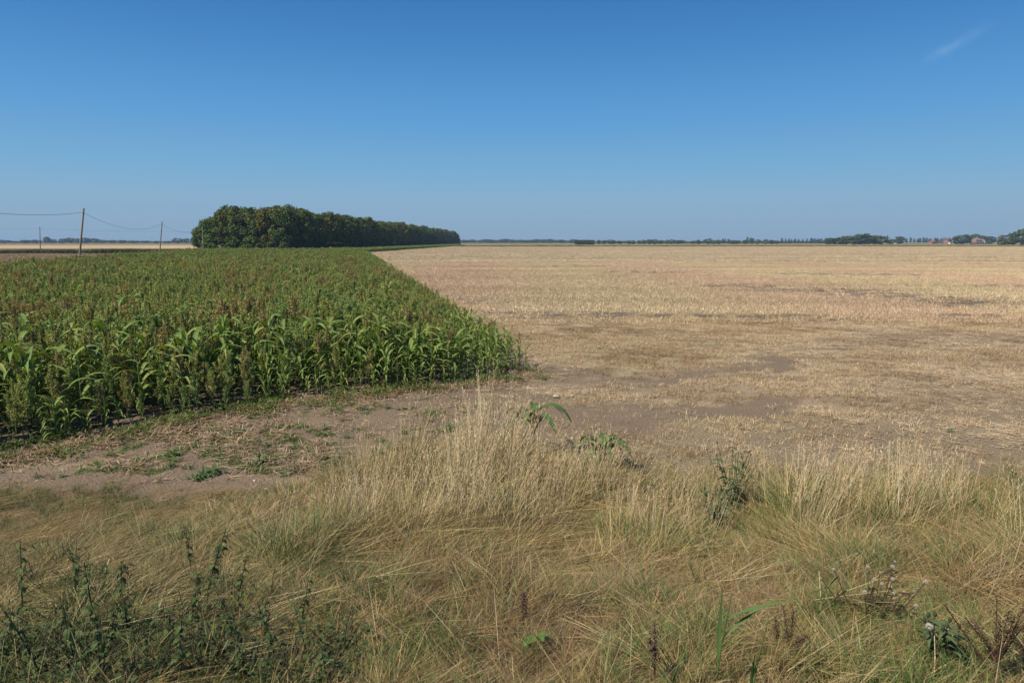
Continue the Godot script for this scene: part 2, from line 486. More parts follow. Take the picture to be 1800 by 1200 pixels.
func trunk(h: float, r: float, spread: float) -> Acc:
	var a := Acc.new()
	var bark := Color(0.10, 0.085, 0.065)
	a.tube([Vector3(0, -0.2, 0), Vector3(0.04, h * 0.3, 0.02), Vector3(0.1, h * 0.7, -0.05), Vector3(0.05, h, 0.1)], [r * 1.3, r, r * 0.7, r * 0.25], 7, bark)
	for k in 5:
		var an := TAU * k / 5.0 + R(-0.4, 0.4)
		var y := h * R(0.35, 0.75)
		var e := Vector3(cos(an) * spread, y + h * R(0.15, 0.3), sin(an) * spread)
		a.tube([Vector3(0.05, y, 0), e * 0.5 + Vector3(0, y * 0.5 + 0.1, 0), e], [r * 0.5, r * 0.35, r * 0.1], 5, bark)
	return a
var protos := {}
func tree_proto(kind: String, c: Acc, t: Acc) -> void:
	if not protos.has(kind): protos[kind] = []
	protos[kind].append([c.mesh(M.tree), t.mesh(M.bark, true)])
func plant_tree(called: String, kind: String, at: Vector3, h: float, w: float, label: String, group: String, tint_id := -1, category := "tree") -> Node3D:
	# prototypes are one metre tall and one metre wide
	var pr: Array = pick(protos[kind])
	var o := thing(called, label, category, at, R(0, TAU), group)
	o.scale = Vector3(w, h, w)
	part("trunk", pr[1], o)
	part("crown", pr[0], o, Transform3D(), M.tints[tint_id if tint_id >= 0 else rng.randi() % 4])
	return o
func unit(a: Acc, h: float, w: float) -> Acc:
	for k in a.v.size(): a.v[k] = Vector3(a.v[k].x / w, a.v[k].y / h, a.v[k].z / w)
	return a
func wood() -> void:
	var greens := [Color(0.096, 0.140, 0.034), Color(0.078, 0.124, 0.034), Color(0.128, 0.156, 0.038), Color(0.088, 0.112, 0.036)]
	for k in 5: tree_proto("wood", unit(crown(4.6, 6.1, 6.5, 90, 110, 0.27, greens, 0.30, 0.3), 13.0, 9.2), unit(trunk(10.0, 0.2, 2.4), 13.0, 9.2))
	for k in 3: tree_proto("shrub", unit(crown(2.3, 2.0, 1.9, 22, 110, 0.24, greens, 0.2, 0.05), 4.2, 4.6), unit(trunk(2.8, 0.08, 1.2), 4.2, 4.6))
	for k in 4: tree_proto("round", unit(crown(4.2, 4.9, 5.0, 40, 60, 0.48, greens, 0.15, 0.2), 10.0, 8.4), unit(trunk(7.0, 0.22, 2.0), 10.0, 8.4))
	for k in 2: tree_proto("poplar", unit(crown(1.5, 5.6, 6.2, 34, 45, 0.40, greens, 0.5, 0.4), 12.0, 3.0), unit(trunk(9.0, 0.15, 0.6), 12.0, 3.0))
	var label := "tree inside the dark wood, its crown showing over the outer row"
	var group := "inner trees of the wood"
	var front_l := Vector2(-79.5, -182.0)
	var front_r := Vector2(-57.5, -176.0)
	plant_tree("wood_tree", "wood", Vector3(-82.3, 0, -183.0), 7.6, 6.4, "shorter outlying tree where the wood slopes down behind the upright pole", "", 3)
	for k in 6:                                   # the end that faces the field
		var p := front_l.lerp(front_r, (k + 0.2) / 5.4)
		var drop: float = [0.80, 0.98, 1.0, 0.95, 1.03, 1.02][k]
		plant_tree("wood_tree", "wood", Vector3(p.x, 0, p.y), 12.6 * drop * R(0.98, 1.03), R(8.0, 9.5), "reddish-tinged tree at the end of the wood that faces the poles" if k == 4 else "tall green tree at the end of the wood that faces the poles", "" if k == 4 else "trees at the wood's end", [3, 1, 2, 0, 4, 0][k])
	for k in 6:
		var p := front_l.lerp(front_r, (k + 0.4) / 5.6) + Vector2(R(-1, 1), -6.5)
		plant_tree("wood_tree", "wood", Vector3(p.x, 0, p.y), 13.0 * R(0.97, 1.03), R(8.5, 10.0), label, group)
	var z := -181.0
	while z > -632.0:                             # the long side along the stubble
		var x := lerpf(-56.5, -50.5, (-z - 176.0) / 450.0)
		var h := 13.0 * R(0.84, 1.06)
		if z < -615.0: h *= 0.85
		plant_tree("wood_tree", "wood", Vector3(x + R(-0.8, 0.8), 0, z), h, R(8.0, 9.6), "broadleaved tree on the long side of the wood beside the stubble", "trees on the wood's long side", -1 if rng.randf() < 0.85 else 4)
		plant_tree("wood_tree", "wood", Vector3(x - 6.5 + R(-1, 1), 0, z - 3.0), 13.0 * R(0.97, 1.06), R(8.5, 10.0), label, group)
		z -= R(6.0, 7.5)
	for k in 9:                                   # low growth at the foot of the front
		var p := front_l.lerp(front_r, k / 8.0) + Vector2(R(-0.8, 0.8), 3.6 + R(-0.5, 0.5))
		plant_tree("wood_shrub", "shrub", Vector3(p.x, 0, p.y), R(2.6, 4.6), R(3.6, 5.2), "low leafy shrub at the foot of the dark wood", "shrubs under the wood's edge", -1, "shrub")
	for k in 44:
		var zz := -180.0 - k * 10.0 + R(-3, 3)
		plant_tree("wood_shrub", "shrub", Vector3(lerpf(-52.0, -46.6, k / 44.0) + R(-0.5, 0.5), 0, zz), R(2.8, 5.0), R(3.8, 5.6), "low leafy shrub at the foot of the dark wood", "shrubs under the wood's edge", -1, "shrub")

func far_tree(x: float, top: float, half: float, dist: float, kind: String, label: String, group: String, tint_id := -1) -> void:
	var p := at_dist(x, dist)
	plant_tree("far_poplar" if kind == "poplar" else "far_tree", kind, p, EYE.y + (HORIZON - top) * dist / FOCAL, 2.4 * half * dist / FOCAL, label, group, tint_id)
func far_trees() -> void:
	var lab := "small rounded tree in the far tree line behind the wires"
	for a in [[8, 421.0, 10], [25, 423, 4], [44, 421, 9], [62, 421, 9], [81.5, 414.5, 5], [90, 419, 8], [110, 418, 6], [124, 416.5, 7], [138, 418.5, 7], [150, 417, 8], [166, 418, 6], [180, 420.5, 8], [196, 421.5, 8], [214, 421.5, 8], [234, 422, 10], [255, 422.5, 8], [275, 423, 7], [296, 423, 8], [312, 417.5, 9], [327, 418, 5]]:
		far_tree(a[0], a[1], a[2], 1150.0 + R(-40, 40), "round", lab, "far trees behind the wires", [0, 2, 5][rng.randi() % 3])
	for k in 46: far_tree(-10 + k * 7.6 + R(-2, 2), R(422.5, 424), R(5, 8), 1350.0, "round", lab, "far trees behind the wires", 2)
	lab = "distant hazy tree on the skyline just past the end of the wood"
	for k in 34: far_tree(804 + k * 6.2 + R(-1.5, 1.5), [420.5, 419.5, 421.5][rng.randi() % 3] + R(-0.5, 1.0), R(4, 7), 1400.0 + R(-60, 60), "round", lab, "hazy skyline trees past the wood", 2)
	lab = "small dark tree in the tight row at the end of the stubble"
	for k in 7: far_tree(1014 + k * 4.6, 420.5 + R(-0.3, 0.5), 4.2, 620.0, "round", lab, "tight row of small dark trees", 5)
	lab = "rounded hedgerow tree standing along the far side of the stubble field"
	for a in [[1053, 421, 4], [1062, 421, 4], [1072, 420, 5], [1079, 421, 4], [1089.5, 422, 4.5], [1106, 422, 4], [1113, 421.5, 4], [1124, 421.5, 4], [1132, 420.5, 4], [1141, 420, 4.5], [1150, 419.5, 6.5], [1161, 421.5, 5], [1174, 421, 3.5], [1182, 419.5, 5], [1193, 421, 5], [1199, 421, 3], [1219, 422.5, 4], [1228, 420.5, 4], [1245, 418, 7], [1256, 421, 5], [1264, 420.5, 5], [1288, 421.5, 6], [1297, 421.5, 5], [1311, 421, 5], [1322, 416.5, 4], [1333, 419.5, 4], [1347, 419.5, 5], [1357, 421, 5], [1366, 422, 4]]:
		far_tree(a[0], a[1], a[2], 790.0 + R(-30, 30), "round", lab, "hedgerow trees beyond the stubble")
	for k in 62: far_tree(1050 + k * 8.2 + R(-3, 3), R(422.4, 424.0), R(4, 7), 1150.0 + R(-50, 50), "round", "low hazy tree in the farthest hedge line", "farthest hedge line", 2)
	lab = "slim pointed poplar standing in the far row beyond the stubble"
	for a in [[1205, 420.5, 1.6], [1271, 417.5, 2.2], [1275, 416.8, 2.2], [1280, 417.2, 2.0], [1315, 415.5, 2.0], [1374, 417.3, 2.0], [1380, 418, 2.0], [1386, 417.8, 2.0], [1392.5, 418.3, 2.0], [1398, 418, 2.0], [1404, 417.6, 2.0], [1411, 418, 2.0], [1418, 418, 2.0], [1427, 417.5, 2.6], [1432.5, 417.8, 2.6], [1440, 417.5, 3.2], [1445, 418, 2.6]]:
		far_tree(a[0] + R(-1.2, 1.2), a[1] + R(-1.0, 1.2), float(a[2]) * R(0.8, 1.5), 940.0 + R(-40, 40), "poplar", lab, "poplars in the far row", 2)
	for k in 11: far_tree(1595 + k * 6.0 + R(-1.6, 1.6), 416.8 + R(-1.0, 1.5), R(2.2, 3.4), 1000.0 + R(-30, 30), "poplar", "slim hazy poplar in the row behind the brick farmhouse", "poplars behind the farmhouse", 2)
	lab = "tall round tree in the dark clump at the stubble's far edge"
	for a in [[1459, 416.5, 10], [1469, 417, 6], [1489, 412.5, 14], [1503, 412.0, 10], [1520, 409.5, 15], [1538, 412, 13], [1550, 413.5, 11], [1478, 416, 9], [1512, 412, 12]]:
		far_tree(a[0], a[1], a[2], 690.0 + R(-8, 8), "round", lab, "dark clump of round trees", [0, 5][rng.randi() % 2])
	far_tree(1560, 411.5, 1.6, 700.0, "poplar", "lone thin poplar at the end of the dark clump", "", 5)
	far_tree(1567, 419.5, 6, 720.0, "round", "small low tree between the dark clump and the white cottage", "", 2)
	far_tree(1582, 413.8, 8, 800.0, "round", "broad hazy tree beside the small white cottage", "", 2)
	far_tree(1693, 410, 13, 760.0, "round", "big round tree between the two brick farmhouses", "", 5)
	far_tree(1683, 415, 8, 765.0, "round", "lower tree leaning against the big round tree by the farmhouse", "", 5)
	for a in [[1714, 409.3, 7], [1725, 412, 9], [1738, 413.5, 11]]: far_tree(a[0], a[1], a[2], 900.0, "round", "dark tree growing close behind the hipped brick farmhouse", "trees behind the hipped farmhouse", 5)
	far_tree(1769, 409.5, 11, 580.0, "round", "rounded brownish tree at the edge of the tall farm trees", "", 4)
	far_tree(1783, 405.5, 9, 575.0, "round", "mid-sized tree between the brownish tree and the tallest farm tree", "", 5)
	far_tree(1797, 400.5, 12, 570.0, "round", "tallest dark tree at the end of the stubble", "", 5)
	far_tree(1812, 403, 12, 570.0, "round", "dark tree close beside the tallest farm tree", "", 5)
	far_tree(1761, 420.5, 7, 560.0, "round", "pale olive bush in front of the brownish farm tree", "", 3)

# ---------------------------------------------------------------- farm buildings
func slab(called: String, lo: Vector3, hi: Vector3, col: Color, parent: Node3D) -> void:
	var a := Acc.new()
	a.box(lo, hi, col)
	part(called, a.mesh(M.plain), parent)
func gable_roof(parent: Node3D, w: float, d: float, eave: float, ridge: float, col: Color, hip := 0.0) -> void:
	# ridge runs along x; hip pulls its ends in
	var a := Acc.new()
	var x := w * 0.5 + 0.25
	var z := d * 0.5 + 0.3
	var r := x - hip
	var e := eave - 0.1
	for s in [-1.0, 1.0]:
		a.quad(Vector3(-x, e, s * z), Vector3(x, e, s * z), Vector3(r, ridge, 0), Vector3(-r, ridge, 0), col)
		a.tri(Vector3(s * x, e, -z), Vector3(s * x, e, z), Vector3(s * r, ridge, 0), col)
	a.quad(Vector3(-x, e, -z), Vector3(x, e, -z), Vector3(x, e, z), Vector3(-x, e, z), col)
	part("roof", a.mesh(M.plain), parent)
func gable_walls(parent: Node3D, w: float, d: float, eave: float, ridge: float, col: Color) -> void:
	var a := Acc.new()
	a.box(Vector3(-w / 2, -0.2, -d / 2), Vector3(w / 2, eave, d / 2), col)
	for s in [-1.0, 1.0]: a.tri(Vector3(s * (w / 2 + 0.27), eave, -d / 2), Vector3(s * (w / 2 + 0.27), eave, d / 2), Vector3(s * (w / 2 + 0.27), ridge - 0.15, 0), col)
	part("wall", a.mesh(M.plain), parent)
func window(parent: Node3D, x: float, y: float, z: float, w: float, h: float) -> void:
	var a := Acc.new()
	a.box(Vector3(x - w / 2 - 0.1, y - 0.1, z), Vector3(x + w / 2 + 0.1, y + h + 0.1, z + 0.06), Color(0.7, 0.7, 0.68))
	var f := part("window", a.mesh(M.plain), parent)
	var g := Acc.new()
	g.box(Vector3(x - w / 2, y, z + 0.061), Vector3(x + w / 2, y + h, z + 0.09), Color(0.03, 0.035, 0.04))
	part("pane", g.mesh(M.straw), f)
func farm() -> void:
	var brick := Color(0.28, 0.15, 0.11)
	var slate := Color(0.10, 0.075, 0.075)
	# gabled house, its brick gable towards the field
	var p := at_dist(1664.5, 850.0)
	var h := thing("brick_farmhouse", "brick farmhouse with dark roof and brick gable above a hedge", "house", p, -PI / 2 + 0.35)
	gable_walls(h, 9.0, 6.2, 4.6, 7.4, brick)
	gable_roof(h, 9.0, 6.2, 4.6, 7.4, slate)
	slab("chimney", Vector3(-3.6, 6.6, -0.4), Vector3(-2.8, 8.4, 0.4), brick, h)
	slab("chimney", Vector3(2.9, 6.6, -0.4), Vector3(3.7, 8.4, 0.4), brick, h)
	slab("porch", Vector3(4.8, -0.2, 0.4), Vector3(6.4, 2.2, 2.6), Color(0.75, 0.73, 0.68), h)
	for x in [-2.6, 0.4, 3.0]:
		window(h, x, 0.9, 3.1, 1.0, 1.2)
		window(h, x, 3.0, 3.1, 1.0, 1.1)
	# hipped house with a white rendered wing
	p = at_dist(1718.0, 850.0)
	h = thing("hipped_farmhouse", "brick farmhouse with hipped roof, central chimney and white rendered wing", "house", p, 0.15)
	slab("wall", Vector3(-4.6, -0.2, -3.6), Vector3(4.2, 4.9, 3.6), brick, h)
	gable_roof(h, 8.8, 7.2, 4.9, 7.6, Color(0.20, 0.14, 0.12), 3.2)
	slab("chimney", Vector3(-0.5, 6.8, -0.4), Vector3(0.5, 9.0, 0.4), Color(0.40, 0.24, 0.18), h)
	slab("white_wing", Vector3(4.202, -0.2, -2.6), Vector3(9.2, 4.4, 2.6), Color(0.82, 0.81, 0.78), h)
	var a := Acc.new()
	a.quad(Vector3(4.21, 4.3, 2.9), Vector3(9.5, 4.3, 2.9), Vector3(8.4, 6.0, 0), Vector3(4.21, 6.0, 0), Color(0.30, 0.22, 0.18))
	a.quad(Vector3(4.21, 4.3, -2.9), Vector3(9.5, 4.3, -2.9), Vector3(8.4, 6.0, 0), Vector3(4.21, 6.0, 0), Color(0.30, 0.22, 0.18))
	a.tri(Vector3(9.5, 4.3, 2.9), Vector3(9.5, 4.3, -2.9), Vector3(8.4, 6.0, 0), Color(0.30, 0.22, 0.18))
	part("wing_roof", a.mesh(M.plain), h)
	slab("lean_to", Vector3(9.21, -0.2, -2.0), Vector3(12.6, 2.3, 2.2), Color(0.34, 0.17, 0.12), h)
	window(h, 6.7, 1.3, 2.6, 1.2, 1.6)
	for x in [-3.0, 1.6]:
		window(h, x, 0.9, 3.6, 1.1, 1.3)
		window(h, x, 3.1, 3.6, 1.1, 1.2)
	# small brick outbuilding
	p = at_dist(1640.0, 850.0)
	h = thing("brick_outbuilding", "small brick outbuilding beside the clipped hedge", "shed", p, 0.2)
	gable_walls(h, 5.0, 4.2, 2.8, 4.6, brick)
	gable_roof(h, 5.0, 4.2, 2.8, 4.6, Color(0.27, 0.13, 0.09))
	slab("door", Vector3(-0.5, 0.0, 2.1), Vector3(0.5, 2.0, 2.16), Color(0.12, 0.1, 0.08), h)
	# white cottage far off
	p = at_dist(1572.5, 900.0)
	h = thing("white_cottage", "small white cottage tucked beside the broad hazy tree", "house", p, 0.1)
	gable_walls(h, 4.6, 4.0, 2.6, 4.4, Color(0.82, 0.81, 0.78))
	gable_roof(h, 4.6, 4.0, 2.6, 4.4, Color(0.24, 0.18, 0.15))
	window(h, 0.0, 0.9, 2.0, 1.0, 1.0)
	p = at_dist(1347.0, 900.0)
	h = thing("white_shed", "tiny white shed below the far hedgerow trees", "shed", p, 0.0)
	gable_walls(h, 2.8, 2.4, 1.9, 2.7, Color(0.8, 0.8, 0.78))
	gable_roof(h, 2.8, 2.4, 1.9, 2.7, Color(0.5, 0.5, 0.5))
	# caravan
	p = at_dist(1701.0, 820.0)
	h = thing("caravan", "long white caravan parked between the two farmhouses", "caravan", p, 0.05)
	a = Acc.new()
	var pr := [Vector2(-2.6, 0.5), Vector2(2.7, 0.5), Vector2(2.9, 1.4), Vector2(2.4, 2.3), Vector2(-2.3, 2.3), Vector2(-2.9, 1.5)]
	for k in 6:
		var q: Vector2 = pr[k]
		var r: Vector2 = pr[(k + 1) % 6]
		a.quad(Vector3(q.x, q.y, 1.0), Vector3(r.x, r.y, 1.0), Vector3(r.x, r.y, -1.0), Vector3(q.x, q.y, -1.0), Color(0.82, 0.83, 0.82))
		for s in [-1.0, 1.0]: a.tri(Vector3(q.x, q.y, s), Vector3(r.x, r.y, s), Vector3(0, 1.4, s), Color(0.82, 0.83, 0.82))
	part("body", a.mesh(M.plain), h)
	window(h, -1.2, 1.3, 1.0, 1.2, 0.6)
	window(h, 1.3, 1.3, 1.0, 1.0, 0.6)
	for s in [-1.0, 1.0]:
		a = Acc.new()
		a.tube([Vector3(0, 0.33, s * 0.85 - 0.1), Vector3(0, 0.33, s * 0.85 + 0.1)], [0.33, 0.33], 10, Color(0.03, 0.03, 0.03))
		part("wheel", a.mesh(M.plain), h)
	# hedges in front of the houses
	for e in [[1652.0, 8.0, 842.0, 4.6, "dark clipped hedge beside the gabled brick farmhouse", 1], [1718.0, 26.0, 830.0, 1.3, "long low hedge in front of the hipped farmhouse", 2]]:
		var len: float = 2.0 * e[1] * e[2] / FOCAL
		a = Acc.new()
		var t := Acc.new()
		for k in int(len * 40.0):
			var q := Vector3(R(-len / 2, len / 2), 0, R(-0.7, 0.7))
			q.y = float(e[3]) * R(0.05, 1.0)
			var s := R(0.25, 0.45)
			var nrm := Vector3(rng.randfn(), rng.randfn(), rng.randfn() + 0.5).normalized()
			var u := nrm.cross(Vector3(0.3, 0.8, 0.2)).normalized()
			a.quad(q - u * s, q - nrm.cross(u) * s * 0.6, q + u * s, q + nrm.cross(u) * s * 0.6, vary(Color(0.04, 0.06, 0.02), 0.25))
		for k in int(len / 1.5): t.tube([Vector3(-len / 2 + k * 1.5, -0.1, 0), Vector3(-len / 2 + k * 1.5 + 0.1, float(e[3]) * 0.8, 0.1)], [0.05, 0.02], 5, Color(0.1, 0.08, 0.06))
		h = thing("hedge", e[4], "hedge", at_dist(e[0], e[2]))
		part("foliage", a.mesh(M.tree), h)
		part("stem", t.mesh(M.bark), h)

# ---------------------------------------------------------------- poles and wires
func wood_pole(foot: Vector3, top: Vector3, label: String, group := "") -> Vector3:
	var o := thing("telegraph_pole", label, "pole", foot, 0.0, group)
	var d := top - foot
	var a := Acc.new()
	a.tube([Vector3(0, -0.4, 0), d * 0.5, d], [0.125, 0.105, 0.085], 10, Color(0.30, 0.25, 0.19))
	part("post", a.mesh(M.bark, true), o)
	var e := Acc.new()
	e.tube([d + Vector3(0, 0.001, 0), d + Vector3(0, 0.06, 0), d + Vector3(0, 0.12, 0)], [0.125, 0.12, 0.02], 10, Color(0.2, 0.2, 0.2))
	part("cap", e.mesh(M.plain), o)
	var f := Acc.new()
	f.box(d + Vector3(-0.03, -0.5, 0.1), d + Vector3(0.03, -0.44, 0.3), Color(0.15, 0.15, 0.15))
	f.tube([d + Vector3(0, -0.44, 0.26), d + Vector3(0, -0.36, 0.26), d + Vector3(0, -0.28, 0.26)], [0.05, 0.06, 0.03], 8, Color(0.6, 0.58, 0.52))
	part("insulator", f.mesh(M.plain), o)
	return top + Vector3(0, -0.34, 0.26)
func wire(a: Vector3, b: Vector3, sag: float, r: float, label: String, group: String) -> void:
	var m := Acc.new()
	var pts := []
	var rad := []
	for k in 25:
		var t := k / 24.0
		pts.append(a.lerp(b, t) - Vector3(0, sag * 4.0 * t * (1.0 - t), 0) - a)
		rad.append(r)
	m.tube(pts, rad, 5, Color(0.06, 0.06, 0.065), false)
	solo("overhead_wire", m.mesh(M.plain, true), label, "wire", Transform3D(Basis(), a), group)
func poles() -> void:
	var foot := [Vector3(-32.5, 0, -28.0), Vector3(-48.1, 0, -76.0), Vector3(-63.7, 0, -124.0), Vector3(-75.8, 0, -169.0)]
	var head := [Vector3(-32.2, 6.4, -28.0), Vector3(-46.9, 6.35, -76.0), Vector3(-62.7, 6.3, -124.0), Vector3(-75.7, 6.25, -169.0)]
	var labels := ["plain wooden pole where the sagging wire begins, beside the crop", "tallest-looking wooden pole, leaning strongly beside the green crop", "slightly leaning wooden pole standing between the wood and the strongly leaning pole", "upright wooden pole standing in front of the wood's end"]
	var tops := []
	for k in 4: tops.append(wood_pole(foot[k], head[k], labels[k]))
	for k in 3: wire(tops[k], tops[k + 1], [1.0, 1.35, 1.2][k], 0.015, "thin sagging overhead wire strung between the leaning wooden poles", "sagging wires between poles")
	var p := at_dist(68.0, 169.0)
	var t := wood_pole(p, p + Vector3(0.5, 6.3, 0), "upright wooden pole at the dark ditch before the pale far field")
	var q := t + Vector3(92.0, 0.2, -58.0)
	wire(t + Vector3(-70, 0, 25), t, 0.5, 0.010, "faint straight overhead wire running to the pole at the dark ditch", "faint wires at the ditch")
	wire(t, t + Vector3(46.0, -0.2, -29.0), 0.4, 0.010, "faint straight overhead wire running to the pole at the dark ditch", "faint wires at the ditch")
	wood_pole(t + Vector3(-70, -5.96, 24.74), t + Vector3(-70, 0.34, 24.74), "second ditch-side wooden pole carrying the faint wire")
	var s := t + Vector3(46.0, -0.2, -29.0)
	wood_pole(Vector3(s.x, 0, s.z - 0.26), Vector3(s.x, s.y + 0.34, s.z - 0.26), "far wooden pole half lost behind the wood's corner")

func ditch_reeds() -> void:
	var o := thing("ditch_vegetation", "dark strip of rough reeds and weeds along the ditch before the pale field", "reeds", Vector3.ZERO, 0.0, "", "stuff")
	var a := Acc.new()
	for k in 60: a.blade(Vector3(R(-0.5, 0.5), 0, R(-0.4, 0.4)), Vector3(R(-0.3, 0.3), 1, R(-0.3, 0.3)).normalized(), R(0.7, 1.4), R(0.05, 0.12), R(0.1, 0.7), 3, vary(pick([Color(0.09, 0.12, 0.04), Color(0.11, 0.12, 0.05), Color(0.15, 0.13, 0.06)]), 0.25), R(0, 3))
	var s := Scatter.new()
	for k in 1500:
		var t := rng.randf()
		var p := Vector3(lerpf(-150.0, -84.0, t), 0, lerpf(-140.0, -186.0, t)) + Vector3(R(-1.5, 1.5), 0, R(-2, 2))
		s.add(p, R(0, TAU), R(0.8, 1.4), R(0.55, 0.85) + 0.3 * n_patch.get_noise_2d(p.x * 3.0, 0), tint(0.2))
	o.add_child(s.node(a.mesh(M.grass), "reed_clump"))
	# rough dry verge beyond the crop
	var v := thing("rough_verge", "rough strip of dry brown grass past the crop's far side", "grass", Vector3.ZERO, 0.0, "", "stuff")
	var b := Acc.new()
	for k in 50: b.blade(Vector3(R(-0.5, 0.5), 0, R(-0.5, 0.5)), Vector3(R(-0.5, 0.5), 1, R(-0.5, 0.5)).normalized(), R(0.3, 0.7), R(0.03, 0.06), R(0.3, 1.2), 3, vary(pick([Color(0.34, 0.25, 0.16), Color(0.42, 0.33, 0.21), Color(0.26, 0.22, 0.12)]), 0.2), R(0, 3))
	var sv := Scatter.new()
	for k in 9000:
		var z := -R(38.0, 150.0)
		var px := -24.5 + 0.31 * z
		var x := px - 0.5 - R(0, 1) * (absf(z) * 0.78 + px + 12.0)
		if x < -0.8 * absf(z) - 6.0: continue
		sv.add(Vector3(x, 0, z), R(0, TAU), R(0.8, 1.5), R(0.35, 0.8), tint(0.2, Color(1.15, 1.1, 1.1)))
	v.add_child(sv.node(b.mesh(M.grass), "grass_tuft"))
	# dyke bank at the far side of the stubble
	var f := thing("field_margin", "rough green and brown margin along the far edge of the stubble", "grass", Vector3.ZERO, 0.0, "", "stuff")
	var sf := Scatter.new()
	for k in 5000:
		var x := R(-50.0, 340.0)
		sf.add(Vector3(x, 0, -410.0 + 0.03 * x - R(0, 26.0)), R(0, TAU), R(1.2, 2.6), R(0.25, 0.5) + 0.5 * maxf(0.0, n_patch.get_noise_2d(x * 2.0, 5.0)), tint(0.25, Color(1.9, 1.6, 1.5)))
	f.add_child(sf.node(a.mesh(M.grass), "grass_tuft"))

# ---------------------------------------------------------------- the crop
const GREEN := [Color(0.135, 0.235, 0.040), Color(0.175, 0.275, 0.050), Color(0.115, 0.205, 0.038), Color(0.215, 0.275, 0.055)]
func sorghum_leaf(size: float) -> Acc:
	var a := Acc.new()
	var col: Color = vary(pick(GREEN), 0.15)
	var d := Vector3(R(0.45, 0.75), 1.0, R(-0.08, 0.08)).normalized()
	a.leaf(Vector3.ZERO, d, size, size * R(0.10, 0.14), R(1.4, 3.2), 9, col, col.lerp(Color(0.25, 0.32, 0.12), 0.55), 0.35, R(-0.5, 0.5))
	return a
func sorghum_stem(h: float) -> Acc:
	var a := Acc.new()
	var top := Vector3(R(-0.05, 0.05), h, R(-0.05, 0.05))
	a.tube([Vector3(0, -0.05, 0), top * 0.5, top], [0.014, 0.012, 0.007], 6, Color(0.13, 0.22, 0.06))
	return a
func seed_head() -> Acc:
	var a := Acc.new()
	var brown: Color = vary(pick([Color(0.20, 0.13, 0.05), Color(0.17, 0.14, 0.05), Color(0.23, 0.17, 0.06)]), 0.15)
	a.tube([Vector3(0, -0.05, 0), Vector3(0, 0.2, 0)], [0.005, 0.003], 5, Color(0.15, 0.2, 0.06))
	for k in 130:
		var t := rng.randf()
		var r := 0.036 * sin(PI * clampf(t * 0.9 + 0.1, 0.0, 1.0)) * R(0.7, 1.1)
		var an := R(0, TAU)
		var p := Vector3(cos(an) * r, t * 0.21, sin(an) * r)
		var nrm := Vector3(cos(an), 0.4, sin(an)).normalized()
		var u := nrm.cross(Vector3.UP).normalized() * 0.0075
		var w := nrm.cross(u).normalized() * 0.010
		a.quad(p - u, p - w, p + u, p + w + nrm * 0.006, vary(brown, 0.25))
	return a
func goosefoot(h: float, tone: Color, bits: int) -> Array:
	# stem, small leaves, and the crowded seed spikes at the top
	var st := Acc.new()
	var lf := Acc.new()
	var sd := Acc.new()
	var lean := Vector3(R(-0.06, 0.06), 1, R(-0.06, 0.06))
	st.tube([Vector3(0, -0.05, 0), lean * h * 0.5, lean * h * 0.92], [0.009, 0.007, 0.003], 5, Color(0.20, 0.19, 0.08))
	var branches := 9
	for k in branches:
		var y := h * (0.30 + 0.62 * k / branches)
		var an := k * 2.4 + R(-0.4, 0.4)
		var out := h * (0.17 - 0.013 * k) * R(0.7, 1.2)
		var s := lean * y
		var e := s + Vector3(cos(an) * out, h * R(0.20, 0.34), sin(an) * out)
		st.tube([s, e], [0.004, 0.002], 4, Color(0.18, 0.19, 0.07))
		for q in bits / branches:
			var t := pow(rng.randf(), 0.55)
			var p := s.lerp(e, t) + Vector3(rng.randfn(), rng.randfn() * 1.4, rng.randfn()) * 0.020 * (1.3 - t * 0.6)
			var z := R(0.0055, 0.013)
			var u := Vector3(rng.randfn(), rng.randfn(), rng.randfn()).normalized() * z
			var w := u.cross(Vector3(rng.randfn(), rng.randfn(), rng.randfn())).normalized() * z
			sd.quad(p - u, p - w, p + u, p + w * 1.6, vary(tone, 0.28))
		for q in 3:
			var p := s.lerp(e, R(0.1, 0.7))
			lf.leaf(p, Vector3(cos(an + R(-1, 1)), R(-0.2, 0.5), sin(an + R(-1, 1))).normalized(), R(0.04, 0.075), R(0.016, 0.03), 0.6, 3, vary(Color(0.13, 0.19, 0.06), 0.25), Color(0.16, 0.22, 0.08), 0.2)
	for q in bits / 3:                       # the leading spike
		var t := R(0.72, 1.06)
		var p := lean * h * t + Vector3(rng.randfn(), 0, rng.randfn()) * 0.022 * (1.2 - t * 0.8)
		var z := R(0.0055, 0.012)
		var u := Vector3(rng.randfn(), rng.randfn(), rng.randfn()).normalized() * z
		var w := u.cross(Vector3(rng.randfn(), rng.randfn(), rng.randfn())).normalized() * z
		sd.quad(p - u, p - w, p + u, p + w * 1.6, vary(tone, 0.28))
	for k in 10:
		var y := h * R(0.08, 0.45)
		var an := R(0, TAU)
		lf.leaf(lean * y, Vector3(cos(an), R(0.0, 0.6), sin(an)).normalized(), R(0.06, 0.11), R(0.03, 0.05), 1.0, 3, vary(Color(0.12, 0.19, 0.055), 0.25), Color(0.16, 0.22, 0.08), 0.2)
	return [st, lf, sd]
